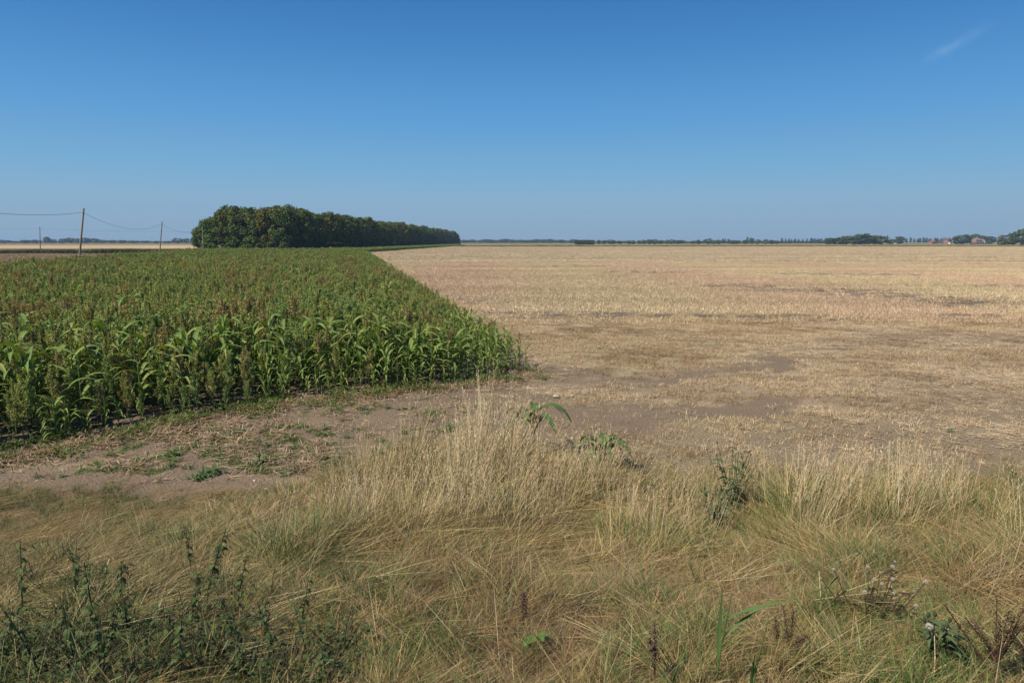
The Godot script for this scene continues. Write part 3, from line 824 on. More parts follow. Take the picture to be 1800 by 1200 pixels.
func crop() -> void:
	var tones := [Color(0.275, 0.345, 0.115), Color(0.345, 0.360, 0.125), Color(0.365, 0.315, 0.140), Color(0.250, 0.330, 0.115), Color(0.345, 0.270, 0.130), Color(0.315, 0.390, 0.105)]
	var leaves := []
	for k in 8: leaves.append(sorghum_leaf([0.5, 0.6, 0.7, 0.55, 0.65, 0.45, 0.75, 0.6][k]))
	var withered := Acc.new()                # a dead lower leaf, hanging
	withered.leaf(Vector3.ZERO, Vector3(0.9, 0.5, 0.1).normalized(), 0.42, 0.030, 3.0, 8, Color(0.46, 0.35, 0.19), Color(0.52, 0.42, 0.25), 0.8, 1.6)
	leaves[7] = withered
	var leaf_m := []
	for a in leaves: leaf_m.append(a.mesh(M.leaf, true))
	var stems := []
	for h in [0.75, 0.9, 1.05]: stems.append(sorghum_stem(h))
	var stem_m := []
	for a in stems: stem_m.append(a.mesh(M.leaf, true))
	var heads := [seed_head(), seed_head(), seed_head()]
	var head_m := []
	for a in heads: head_m.append(a.mesh(M.weed))
	# whole plants: as things with parts, and joined for the mass behind
	var plans := []
	for k in 8:
		var si := k % 3
		var h: float = [0.75, 0.9, 1.05][si]
		var ls := []
		var n := 7 + k % 2
		var an := R(0, TAU)
		for q in n:
			an += PI + R(-0.5, 0.5)
			var y := h * (0.12 + 0.80 * q / n)
			ls.append([7 if q == 0 and k % 2 == 0 else rng.randi() % 7, Transform3D(Basis(Vector3.UP, an).scaled(Vector3.ONE * R(0.8, 1.05) * (0.75 if q == 0 else 1.0)), Vector3(0, y, 0))])
		plans.append([si, ls, (k % 3) if k in [1, 4, 6] else -1, h])
	var sorg_proto := []
	var sorg_mesh := []
	for pl in plans:
		var o := Node3D.new()
		o.name = "sorghum_plant"
		part("stem", stem_m[pl[0]], o)
		var j := Acc.new()
		j.merge(stems[pl[0]], Transform3D())
		for l in pl[1]:
			part("leaf", leaf_m[l[0]], o, l[1])
			j.merge(leaves[l[0]], l[1])
		if pl[2] >= 0:
			part("seed_head", head_m[pl[2]], o, Transform3D(Basis(), Vector3(0, pl[3] + 0.03, 0)))
			j.merge(heads[pl[2]], Transform3D(Basis(), Vector3(0, pl[3] + 0.03, 0)))
		o.set_meta("base", "sorghum_plant")
		tag(o, "broad-leaved green sorghum plant at the outer edge of the crop", "crop plant", "sorghum plants at the crop edge")
		sorg_proto.append(o)
		sorg_mesh.append(j.mesh(M.leaf, true))
	var goo_proto := []
	var goo_mesh := []
	for k in 8:
		var parts := goosefoot([1.0, 1.12, 0.9, 1.05, 1.15, 0.95, 1.0, 1.1][k], tones[k % 6], 1100)
		var o := Node3D.new()
		o.name = "goosefoot_plant"
		part("stem", parts[0].mesh(M.weed), o)
		part("foliage", parts[1].mesh(M.weed, true), o)
		part("seed_spike", parts[2].mesh(M.weed), o)
		o.set_meta("base", "goosefoot_plant")
		tag(o, "bushy olive-brown goosefoot plant full of seed at the outer edge of the crop", "weed plant", "goosefoot plants at the crop edge")
		goo_proto.append(o)
		var j := Acc.new()
		for q in 3: j.merge(parts[q], Transform3D())
		goo_mesh.append(j.mesh(M.weed))
	protos.sorghum = sorg_proto
	var sc_s := []
	var sc_g := []
	for k in 8:
		sc_s.append(Scatter.new()); sc_g.append(Scatter.new())
	var singles := []
	var z := -9.0
	while z > -186.0:
		var cell := clampf(0.26 + (-z - 14.0) * 0.0042, 0.26, 0.80)
		var x0 := maxf(-0.80 * -z - 3.0, -25.5 + 0.31 * z)
		var x1 := 1.0
		var x := x0
		while x < x1:
			var px := x + R(-0.5, 0.5) * cell
			var pz := z + R(-0.5, 0.5) * cell
			x += cell
			if not inside(crop_poly, px, pz): continue
			var front := edge_gap(crop_poly, px, pz, 0, 9)
			var side := edge_gap(crop_poly, px, pz, 9, 10)
			var gap := minf(front, side)
			var patch := n_patch.get_noise_2d(px * 3.5, pz * 3.5)
			var sorgh := 0.27 + 1.35 * patch + (0.30 if front < 1.8 else 0.0) + (0.10 if -z > 70.0 else 0.0)
			if side < 1.4 and pz > -24.0: sorgh += 0.5
			if px < -11.0 and front > 0.8 and front < 6.0: sorgh -= 0.35
			var tall := minf(lerpf(0.60, 1.0, smoothstep(0.0, 1.6, front)), lerpf(0.62 if pz > -22.0 else 0.5, 1.0, smoothstep(0.0, 3.0, side))) * R(0.82, 1.12) * (1.0 + 0.16 * n_patch.get_noise_2d(px * 2.0 + 90.0, pz * 2.0))
			if front < 0.35: tall *= R(0.5, 1.0)
			if rng.randf() < sorgh:
				singles.append([gap if gap < 3.0 and -pz < 40.0 else 99.0, -pz, px, pz, tall, true, side < front])
			else:
				singles.append([gap if gap < 3.0 and -pz < 40.0 else 99.0, -pz, px, pz, tall, false, side < front])
		z -= cell
	# the plants that show largest are things of their own: those of the outer edge, nearest first
	singles.sort_custom(func(a, b): return a[1] + a[0] * 4.0 < b[1] + b[0] * 4.0)
	var ns := 0
	var ng := 0
	for p in singles:
		var k := rng.randi() % 8
		var at := Vector3(p[2], height(p[2], p[3]), p[3])
		var wide: float = 1.0 + clampf((p[1] - 30.0) * 0.008, 0.0, 0.7)
		if p[5]:
			if ns < 300 and p[0] < 90.0 and absf(p[2]) < p[1] * 0.78 + 0.5:
				var o := copy(sorg_proto[k], at, R(0, TAU), p[4] * 1.22); ns += 1
				var by: String = "crop's side facing the stubble" if p[6] else "crop's front along the bare track"
				var how: String = "sorghum topped by a brown seed head" if plans[k][2] >= 0 else "leafy sorghum with no seed head"
				tag(o, how + " at the " + by, "crop plant", ("seeding" if plans[k][2] >= 0 else "leafy") + " sorghum at the " + by)
			else: sc_s[k].add(at, R(0, TAU), p[4] * 1.2 * wide, p[4] * 1.16, tint(0.18))
		else:
			var grp := clampi(int(2.2 + 5.0 * n_patch.get_noise_2d(p[2] * 5.0 + 500.0, p[3] * 4.0) + R(-2.4, 2.4)), 0, 5)
			k = [3, 0, 5, 1, 2, 4][grp] if rng.randf() < 0.85 else k
			var t := tint(0.12)
			if p[1] > 80.0: t = t * Color(0.88, 1.02, 0.82)
			if ng < 240 and p[0] < 90.0 and absf(p[2]) < p[1] * 0.78 + 0.5:
				var o := copy(goo_proto[k], at, R(0, TAU), p[4] * 0.98); ng += 1
				var by: String = "crop's side facing the stubble" if p[6] else "crop's front along the bare track"
				var how: String = ["olive-green", "yellowish-olive", "light brown", "grey-green", "rusty brown", "yellow-green"][k % 6]
				tag(o, how + " bushy goosefoot plant at the " + by, "weed plant", how + " goosefoot at the " + by)
			else: sc_g[k].add(at, R(0, TAU), p[4] * 1.2 * wide, p[4] * 1.08, t)
	var os := thing("sorghum_stand", "mass of green sorghum plants filling the crop behind its outer edge", "crop", Vector3.ZERO, 0.0, "", "stuff")
	var og := thing("goosefoot_stand", "mass of olive and rusty goosefoot filling the crop behind its outer edge", "weeds", Vector3.ZERO, 0.0, "", "stuff")
	for k in 8:
		if sc_s[k].b.size(): os.add_child(sc_s[k].node(sorg_mesh[k], "sorghum_plants"), true)
		if sc_g[k].b.size(): og.add_child(sc_g[k].node(goo_mesh[k], "goosefoot_plants"), true)
	# the strip that goes on beside the wood
	var strip := thing("crop_strip", "narrow strip of green crop running along the foot of the wood", "crop", Vector3.ZERO, 0.0, "", "stuff")
	var sa := Scatter.new()
	var sb := Scatter.new()
	for k in 9000:
		var zz := -R(178.0, 520.0)
		var e := lerpf(-39.0, -36.0, (-zz - 185.0) / 270.0)
		if zz < -456.0: e = lerpf(-36.0, -44.0, (-zz - 456.0) / 184.0)
		var xx := e - pow(rng.randf(), 1.5) * 11.0
		(sa if rng.randf() < 0.6 else sb).add(Vector3(xx, 0, zz), R(0, TAU), R(1.5, 2.2), R(0.85, 1.15), tint(0.15, Color(0.95, 1.0, 0.9)))
	strip.add_child(sa.node(sorg_mesh[2], "sorghum_plants"), true)
	strip.add_child(sb.node(goo_mesh[0], "goosefoot_plants"), true)
	# yellow flowers in the far part of the crop
	var fl := Acc.new()
	for k in 14:
		var c := Vector3(R(-0.12, 0.12), R(1.05, 1.3), R(-0.12, 0.12))
		fl.tube([Vector3(c.x * 0.2, 0, c.z * 0.2), c], [0.004, 0.003], 4, Color(0.08, 0.14, 0.04))
		for q in 5:
			var an := TAU * q / 5.0
			fl.tri(c, c + Vector3(cos(an), 0.3, sin(an)) * 0.035, c + Vector3(cos(an + 0.9), 0.3, sin(an + 0.9)) * 0.035, Color(0.62, 0.42, 0.03))
	var fm := fl.mesh(M.weed)
	for k in 26:
		var p := at_dist(316, 51.0) + Vector3(R(-1.1, 1.1), 0, R(-2.5, 2.5))
		solo("yellow_wildflower", fm, "yellow wildflower clump blooming out in the green crop", "flower", Transform3D(Basis(Vector3.UP, R(0, TAU)), Vector3(p.x, 0, p.z)), "yellow wildflowers in the crop")

func crop_edge_litter() -> void:
	# trampled low growth and bleached leaves along the front edge
	var low := Acc.new()
	for k in 60: low.blade(Vector3(R(-0.14, 0.14), 0, R(-0.14, 0.14)), Vector3(R(-1, 1), R(0.25, 1.0), R(-1, 1)).normalized(), R(0.08, 0.22), R(0.010, 0.022), R(0.8, 2.2), 3, vary(pick([GREEN[0], GREEN[2], Color(0.09, 0.12, 0.04), Color(0.16, 0.15, 0.06)]), 0.2), R(-0.4, 0.4), 0.01)
	var litter := Acc.new()
	for k in 26: litter.blade(Vector3(R(-0.2, 0.2), R(0.01, 0.05), R(-0.2, 0.2)), Vector3(R(-1, 1), R(0.0, 0.25), R(-1, 1)).normalized(), R(0.06, 0.22), R(0.006, 0.013), R(0.2, 0.8), 4, vary(pick([Color(0.42, 0.32, 0.20), Color(0.28, 0.18, 0.10), Color(0.34, 0.26, 0.16), Color(0.22, 0.16, 0.10)]), 0.2), R(-0.5, 0.5), 0.012)
	var o := thing("trampled_growth", "low trampled green leaves along the front foot of the crop", "ground cover", Vector3.ZERO, 0.0, "", "stuff")
	var l := thing("leaf_litter", "bleached dry leaves and stalks scattered on the bare track beside the crop", "litter", Vector3.ZERO, 0.0, "", "stuff")
	var so := Scatter.new()
	var sl := Scatter.new()
	for k in 5200:
		var seg := rng.randi() % 9
		var a: Vector2 = crop_poly[seg]
		var b: Vector2 = crop_poly[seg + 1]
		if rng.randf() > a.distance_to(b) / 6.0: continue
		var p := a.lerp(b, rng.randf())
		var nrm := Vector2(b.y - a.y, a.x - b.x).normalized()
		if nrm.y < 0: nrm = -nrm
		var off := rng.randfn() * 0.28 + 0.02
		p += nrm * off
		var at := Vector3(p.x, height(p.x, p.y), p.y)
		if n_fine.get_noise_2d(p.x * 4.0, p.y * 4.0) > 0.02: so.add(at, R(0, TAU), R(0.7, 1.3), R(0.6, 1.3), tint(0.25, Color(0.95, 0.9, 0.9)))
		if rng.randf() < 0.4: sl.add(at + Vector3(nrm.x, 0, nrm.y) * R(0, 0.45), R(0, TAU), R(0.7, 1.3), 1.0, tint(0.2))
	# weeds and stalks out on the track
	for k in 1500:
		var p := on_ground(R(-60, 820), R(700, 850))
		if inside(crop_poly, p.x, p.z) or p.z > -8.2: continue
		if n_patch.get_noise_2d(p.x * 7.0 + 30.0, p.z * 9.0) < 0.0 and rng.randf() < 0.85: continue
		if rng.randf() < 0.4: sl.add(p, R(0, TAU), R(0.6, 1.3), 1.0, tint(0.2))
		if rng.randf() < 0.6: so.add(p, R(0, TAU), R(0.35, 0.7), R(0.3, 0.6), tint(0.2, Color(0.8, 0.95, 0.9)))
	o.add_child(so.node(low.mesh(M.leaf), "leaf_clump"))
	l.add_child(sl.node(litter.mesh(M.straw), "dry_leaves"))

# ---------------------------------------------------------------- stubble
func straw_tuft(n: int, spread: float, hi: float, width: float, lying: float) -> Acc:
	var a := Acc.new()
	for k in n:
		var col := vary(pick([Color(0.60, 0.485, 0.31), Color(0.54, 0.435, 0.275), Color(0.69, 0.58, 0.40), Color(0.42, 0.32, 0.19), Color(0.37, 0.315, 0.21)]), 0.15)
		var p := Vector3(R(-spread, spread), 0.0, R(-spread, spread))
		if rng.randf() < lying:
			var an := R(0, TAU)
			p.y = R(0.008, 0.03)
			a.blade(p, Vector3(cos(an), R(-0.02, 0.12), sin(an)).normalized(), hi * R(0.8, 2.0), width, 0.05, 2, col, R(-0.6, 0.6), 0.004)
		else:
			a.blade(p, Vector3(rng.randfn() * 0.4, 1, rng.randfn() * 0.4).normalized(), hi * R(0.5, 1.1), width, R(0, 0.3), 2, col, R(0, 3))
	return a
func stubble() -> void:
	var near := []
	for k in 4: near.append(straw_tuft(15, 0.12, 0.10, 0.0072, [0.3, 0.5, 0.75, 1.0][k]))
	var mid := []
	for k in 3: mid.append(straw_tuft(24, 0.24, 0.15, 0.016, [0.1, 0.3, 0.7][k]))
	var far := straw_tuft(70, 0.8, 0.16, 0.03, 0.3)
	var sn := []
	for k in 4: sn.append(Scatter.new())
	var sm := [Scatter.new(), Scatter.new(), Scatter.new()]
	var sf := Scatter.new()
	# near, out to 26 m
	for k in 145000:
		var z := -sqrt(R(50.0, 27.0 * 27.0))
		var x := R(-0.75, 0.93) * -z
		if z > -7.5 and rng.randf() < 0.7: continue
		if inside(crop_poly, x, z): continue
		var d := straw_cover(x, z)
		if x < -1.0: d *= 0.25
		var clump := 0.55 + 1.3 * n_fine.get_noise_2d(x * 3.5, z * 5.0)
		if rng.randf() > d * clump: continue
		if rng.randf() < 1.3 * turned_soil(x, z): continue
		var stand := n_patch.get_noise_2d(x * 2.5 + 70.0, z * 4.0) + R(-0.4, 0.4)
		if inside(dense_poly, x, z): stand += 0.35
		var v := 3 if stand < -0.28 else 2 if stand < -0.02 else 1 if stand < 0.22 else 0
		sn[v].add(Vector3(x, height(x, z), z), R(0, TAU), R(0.7, 1.25), R(0.5, 1.2), tint(0.18, Color(0.92, 0.88, 0.84).lerp(Color(0.62, 0.56, 0.50), clampf(0.35 + 1.6 * n_patch.get_noise_2d(x * 5.0 + 20.0, z * 7.0), 0.0, 1.0))))
	for k in 90000:
		var z := -sqrt(R(24.0 * 24.0, 95.0 * 95.0))
		var x := R(-0.30, 0.80) * -z
		if inside(crop_poly, x, z): continue
		var d := straw_cover(x, z)
		if rng.randf() > d * (0.75 + 0.7 * n_streak.get_noise_2d(x * 1.2, z * 8.0)): continue
		if rng.randf() < 1.3 * turned_soil(x, z): continue
		var v := 0 if n_patch.get_noise_2d(x * 0.8 + 70.0, z * 2.0) > 0.05 else rng.randi() % 3
		var t := 1.0 + 0.22 * n_streak.get_noise_2d(x * 0.5, z * 5.0)
		sm[v].add(Vector3(x, height(x, z), z), R(0, TAU), R(0.8, 1.3), R(0.6, 1.15), tint(0.12, Color(t, t * (0.97 + 0.05 * sin(x * 0.3)), t * 0.95)))
	for k in 40000:
		var z := -sqrt(R(85.0 * 85.0, 400.0 * 400.0))
		var x := R(-0.25, 0.80) * -z
		if inside(crop_poly, x, z): continue
		var row := z + 0.035 * x + 3.0 * n_streak.get_noise_2d(x * 0.5, z * 0.5)
		var sw := 0.5 + 0.5 * sin(row * TAU / 7.5)
		if rng.randf() > 0.35 + 0.65 * sw: continue
		if absf(fposmod(row + 4.0, 21.0) - 10.5) < 1.4: continue
		var t := 0.95 + 0.25 * n_streak.get_noise_2d(x * 0.35, z * 6.0)
		sf.add(Vector3(x, 0, z), R(0, TAU), R(0.8, 1.6), R(0.6, 1.1), tint(0.10, Color(t, t, t)))
	var o := thing("stubble", "pale cut straw stubble standing in patches over the open field", "stubble", Vector3.ZERO, 0.0, "", "stuff")
	for k in 4: o.add_child(sn[k].node(near[k].mesh(M.straw), "straw_stubs"), true)
	for k in 3: o.add_child(sm[k].node(mid[k].mesh(M.straw), "straw_stubs"), true)
	o.add_child(sf.node(far.mesh(M.straw), "straw_stubs"), true)
	# lumps of turned earth
	var clods := []
	for k in 4:
		var a := Acc.new()
		var nn := FastNoiseLite.new()
		nn.seed = 40 + k; nn.frequency = 0.9
		var rows := 6
		var cols := 9
		for j in rows + 1:
			for q in cols:
				var th := PI * j / rows
				var ph := TAU * q / cols
				var d := Vector3(sin(th) * cos(ph), cos(th), sin(th) * sin(ph))
				a.v.append(d * Vector3(1, 0.55, 0.8) * (0.8 + 0.55 * nn.get_noise_3dv(d * 1.3) + R(-0.06, 0.06)))
				a.c.append(Color(1, 1, 1))
		for j in rows:
			for q in cols:
				var e := j * cols + q
				var f := j * cols + (q + 1) % cols
				a.i.append_array(PackedInt32Array([e, f, f + cols, e, f + cols, e + cols]))
		clods.append(a)
	var earth := leafy(Color(0.15, 0.11, 0.08), 0.95, 0.0, 0.15)
	var clod_m := []
	for a in clods: clod_m.append(a.mesh(earth))
	for e in [[1560, 525, 20], [1498, 512, 12], [1515, 517, 10], [1435, 507, 14], [1455, 514, 14], [1482, 508, 10], [1700, 530, 22], [1735, 532, 18], [1660, 525, 14], [1672, 523, 12], [1690, 527, 14], [1665, 540, 22], [1676, 541, 18], [1648, 556, 16], [1680, 553, 14], [1700, 556, 18], [1735, 556, 22], [1752, 557, 16], [1790, 542, 18], [1460, 556, 14], [1440, 558, 12], [1425, 555, 10], [1515, 552, 12], [1410, 566, 12], [1770, 540, 12], [1610, 514, 8], [1572, 538, 12], [1555, 536, 10]]:
		var p := on_ground(e[0], e[1])
		var s: float = e[2] * 0.5 * p.length() / FOCAL
		solo("soil_clod", pick(clod_m), "dark lump of turned earth lying on the pale stubble", "clod", Transform3D(Basis(Vector3.UP, R(0, TAU)).scaled(Vector3(s, s * R(0.5, 0.8), s)), p), "dark clods in the stubble")
	var sc := Scatter.new()
	for k in 9000:
		var z := -R(24.0, 62.0)
		var x := R(-0.05, 0.85) * -z
		if rng.randf() > turned_soil(x, z): continue
		var s := R(0.02, 0.075)
		sc.add(Vector3(x, height(x, z), z), R(0, TAU), s, s, Color(0.15, 0.11, 0.08) * R(0.8, 1.4))
	var cr := thing("crumbled_earth", "dark crumbled earth in streaks across the stubble", "soil", Vector3.ZERO, 0.0, "", "stuff")
	cr.add_child(sc.node(clods[0].mesh(M.plain), "earth_crumbs"))
	var sb := Scatter.new()
	for k in 16000:
		var z := -R(7.6, 17.0)
		var x := R(-0.8, 0.8) * -z
		if inside(crop_poly, x, z) or straw_cover(x, z) > 0.5: continue
		var s := R(0.004, 0.011) if rng.randf() < 0.93 else R(0.011, 0.024)
		sb.add(Vector3(x, height(x, z), z), R(0, TAU), s, s, Color(0.22, 0.175, 0.13) * R(0.7, 1.35))
	cr.add_child(sb.node(clods[3].mesh(M.plain), "earth_crumbs"), true)
	# stones
	var stone := leafy(Color(0.40, 0.34, 0.26), 0.85, 0.0, 0.3)
	var p := on_ground(978, 699)
	solo("stone", clods[2].mesh(stone), "single fist-sized tan stone on the bare soil beyond the lone sorghum", "stone", Transform3D(Basis(Vector3.UP, 0.4).scaled(Vector3(0.085, 0.085, 0.07)), p + Vector3(0, 0.03, 0)))
	var white := leafy(Color(0.66, 0.62, 0.55), 0.8, 0.0, 0.3)
	var pm: Mesh = clods[1].mesh(white)
	for e in [[467, 861], [262, 809], [889, 697], [1010, 702], [1034, 714], [1218, 857], [490, 828], [447, 846], [1298, 735], [1140, 776], [350, 838], [830, 640], [610, 722], [738, 852], [1500, 790], [1352, 852], [1130, 778]]:
		p = on_ground(e[0], e[1])
		var s := R(0.012, 0.026)
		solo("pebble", pm, "small pale pebble lying on the bare brown soil", "pebble", Transform3D(Basis(Vector3.UP, R(0, TAU)).scaled(Vector3.ONE * s), p + Vector3(0, s * 0.4, 0)), "pale pebbles on the soil")

# ---------------------------------------------------------------- the bank
const STRAW := [Color(0.37, 0.275, 0.130), Color(0.44, 0.345, 0.18), Color(0.29, 0.20, 0.088), Color(0.56, 0.46, 0.28), Color(0.27, 0.215, 0.088), Color(0.22, 0.20, 0.075), Color(0.16, 0.105, 0.055), Color(0.24, 0.24, 0.088)]
const BROWN := [Color(0.21, 0.135, 0.075), Color(0.27, 0.18, 0.105), Color(0.16, 0.10, 0.06), Color(0.33, 0.245, 0.16)]
const LUSH := [Color(0.080, 0.145, 0.036), Color(0.11, 0.175, 0.045), Color(0.15, 0.19, 0.06), Color(0.06, 0.11, 0.03)]
func tuft(n: int, spread: float, lo: float, hi: float, width: float, lean: float, fan: float, bend: float, cols: Array, floor_y: float, segs := 4) -> Acc:
	var a := Acc.new()
	for k in n:
		var an := R(0, TAU)
		var r := spread * sqrt(rng.randf())
		var d := Vector3(lean + rng.randfn() * fan, 1.0, rng.randfn() * fan).normalized()
		a.blade(Vector3(cos(an) * r, -0.02, sin(an) * r), d, R(lo, hi), width * R(0.65, 1.2) * (1.6 if rng.randf() < 0.12 else 1.0), bend * R(0.4, 1.5), segs, vary(pick(cols), 0.26), R(0, 3.14), floor_y)
	return a
func culms(n: int, hi: float, lean: float, cols: Array) -> Acc:
	# flowering stems with a feathery head
	var a := Acc.new()
	for k in n:
		var p := Vector3(R(-0.1, 0.1), 0, R(-0.1, 0.1))
		var d := Vector3(lean + rng.randfn() * 0.14, 1.0, rng.randfn() * 0.15).normalized()
		var l := hi * R(0.75, 1.1)
		var col := vary(pick(cols), 0.1)
		var e := a.blade(p, d, l, 0.0052, R(0.05, 0.35), 5, col, R(0, 3), -9.0)
		var back := (p + Vector3(d.x, d.y, d.z) * l * 0.8 - e)
		for q in 9:
			var s := e + back * R(0.0, 0.9)
			a.blade(s, (d + Vector3(rng.randfn(), rng.randfn() * 0.5, rng.randfn()) * 0.5).normalized(), R(0.015, 0.04), 0.0045, 0.1, 2, vary(col, 0.15), R(0, 3))
	return a
func bank_at(x: float, z: float) -> Array:
	var w := 0.0
	var o := [0.0, 0.0, 0.0, 0.0, 0.0, 0.0, 0.0]
	for p in bank_pts:
		var d: float = (p[0] - x) * (p[0] - x) + (p[1] - z) * (p[1] - z)
		if d > 6.0: continue
		var k := 1.0 / (d * d + 0.004)
		w += k
		for q in 7: o[q] += p[2 + q] * k
	if w == 0.0: return []
	for q in 7: o[q] /= w
	return o
func bank_grass() -> void:
	var tall := []
	for k in 4: tall.append(tuft(34, 0.10, 0.5, 1.05, 0.0068, [0.3, 0.5, 0.8, 0.4][k], 0.34, [0.5, 0.9, 1.2, 1.9][k], STRAW, -9.0, 5))
	var lodged := []
	for k in 4: lodged.append(tuft(34, 0.15, 0.4, 1.2, 0.0066, [2.2, 3.6, 5.0, 3.0][k], 0.95, [0.5, 0.3, 0.2, 0.7][k], STRAW, 0.015, 6))
	var short_dry := []
	for k in 3: short_dry.append(tuft(40, 0.13, 0.35, 0.95, 0.0060, 0.2, 0.75, 1.3, BROWN + [STRAW[0], STRAW[2]], 0.005, 4))
	var green := []
	for k in 3: green.append(tuft(34, 0.11, 0.45, 1.0, 0.0085, 0.2, 0.38, 1.1, LUSH, 0.005, 4))
	var stems := []
	for k in 3: stems.append(culms(9, 1.0, [0.3, 0.42, 0.2][k], [Color(0.56, 0.45, 0.27), Color(0.48, 0.38, 0.22), Color(0.60, 0.50, 0.33)]))
	var strands := []
	for k in 3: strands.append(tuft(7, 0.2, 0.55, 1.0, 0.0042, [1.2, 2.4, 4.5][k], 1.3, 0.12, [Color(0.50, 0.41, 0.27), Color(0.42, 0.33, 0.21), Color(0.34, 0.27, 0.16), Color(0.33, 0.31, 0.16)], 0.03, 3))
	var s := {"tall": [], "lodged": [], "dry": [], "green": [], "stems": [], "strands": []}
	for k in 4:
		for q in s: s[q].append(Scatter.new())
	for k in 38000:
		var z := -R(1.4, 8.9)
		var x := R(-1.0, 1.0) * (-z * 0.82 + 2.0)
		var b := bank_at(x, z)
		if b.is_empty(): continue
		var past := z + 7.45 + 0.55 * exp(-x * x / 5.0) + 0.35 * n_fine.get_noise_2d(x * 3.0, z) + 0.4 * n_patch.get_noise_2d(x * 6.0, 3.0)     # < 0 beyond the foot of the bank
		if past < 0.0 and rng.randf() > 0.25 * exp(past * 3.0): continue
		var wob := n_patch.get_noise_2d(x * 12.0, z * 12.0)
		var h: float = b[0] * (0.80 + 0.20 * smoothstep(-4.2, -5.6, z) * (1.0 if x > -1.9 else 0.0)) * (1.0 + 0.75 * n_patch.get_noise_2d(x * 22.0 + 11.0, z * 22.0))
		if rng.randf() > b[6] * (0.78 + 0.5 * wob): continue
		var at := Vector3(x, height(x, z), z)
		var yaw := atan2(b[3], b[2]) + rng.randfn() * 0.75 + 1.9 * n_patch.get_noise_2d(x * 18.0 - 33.0, z * 18.0)
		var g: float = b[4] * 1.0 + 0.5 * n_patch.get_noise_2d(x * 16.0 + 50.0, z * 16.0)
		var br: float = b[5] * 1.15 + 0.6 * n_patch.get_noise_2d(x * 14.0 - 80.0, z * 14.0)
		var v := rng.randi() % 4
		var r := rng.randf()
		var olive := clampf(0.5 + 1.2 * n_patch.get_noise_2d(x * 9.0 + 200.0, z * 9.0), 0.0, 1.0)
		var t := tint(0.12, Color(1.0, 0.97, 0.92).lerp(Color(0.84, 0.93, 0.70), olive * 0.4).lerp(Color(0.72, 0.60, 0.50), clampf(br * 0.7, 0.0, 0.8)))
		if r < g * 0.44:
			s.green[v % 3].add(at, R(0, TAU), R(0.8, 1.2) * maxf(h, 0.2) * 1.2, maxf(h, 0.2) * R(0.75, 1.3), tint(0.2))
		elif rng.randf() < br * 0.7:
			s.dry[v % 3].add(at, yaw + R(-0.5, 0.5), maxf(h, 0.2) * R(1.0, 1.5), maxf(h, 0.15) * R(0.6, 1.1), tint(0.16))
		elif rng.randf() < b[1] * 0.8 + 0.2:
			s.lodged[v].add(at + Vector3(0, h * R(0.0, 0.3), 0), yaw, maxf(h, 0.24) * R(1.1, 1.8), maxf(h, 0.2) * R(0.5, 1.3), t)
		else:
			s.tall[v].add(at, yaw, h * R(0.95, 1.2), h * R(0.75, 1.15), t)
		if rng.randf() < 0.03: s.strands[v % 3].add(at + Vector3(0, h * R(0.15, 0.5), 0), yaw + R(-0.5, 0.5), R(0.35, 0.6), R(0.4, 0.7), tint(0.12))
		if h > 0.4 and rng.randf() < 0.16 * (1.0 - b[1]): s.stems[v % 3].add(at, yaw, h * 1.35, h * R(1.15, 1.6), tint(0.1))
	var names := {
		"tall": [tall, "tall_dry_grass", "tall straw-coloured grass standing and leaning on the bank"], "lodged": [lodged, "flattened_grass", "long dry grass blown flat over the bank"],
		"dry": [short_dry, "brown_grass", "short dead brown grass thatch on the bank"], "green": [green, "green_grass", "short green grass growing through the dry bank grass"],
		"strands": [strands, "loose_straw", "long pale loose straws lying tangled over the bank grass"],
		"stems": [stems, "grass_flower_stems", "pale feathery grass flower stems rising above the bank"]}
	for q in names:
		var o := thing(names[q][1], names[q][2], "grass", Vector3.ZERO, 0.0, "", "stuff")
		for k in names[q][0].size():
			if s[q][k].b.size(): o.add_child(s[q][k].node(names[q][0][k].mesh(M.grass), "grass_tuft"), true)

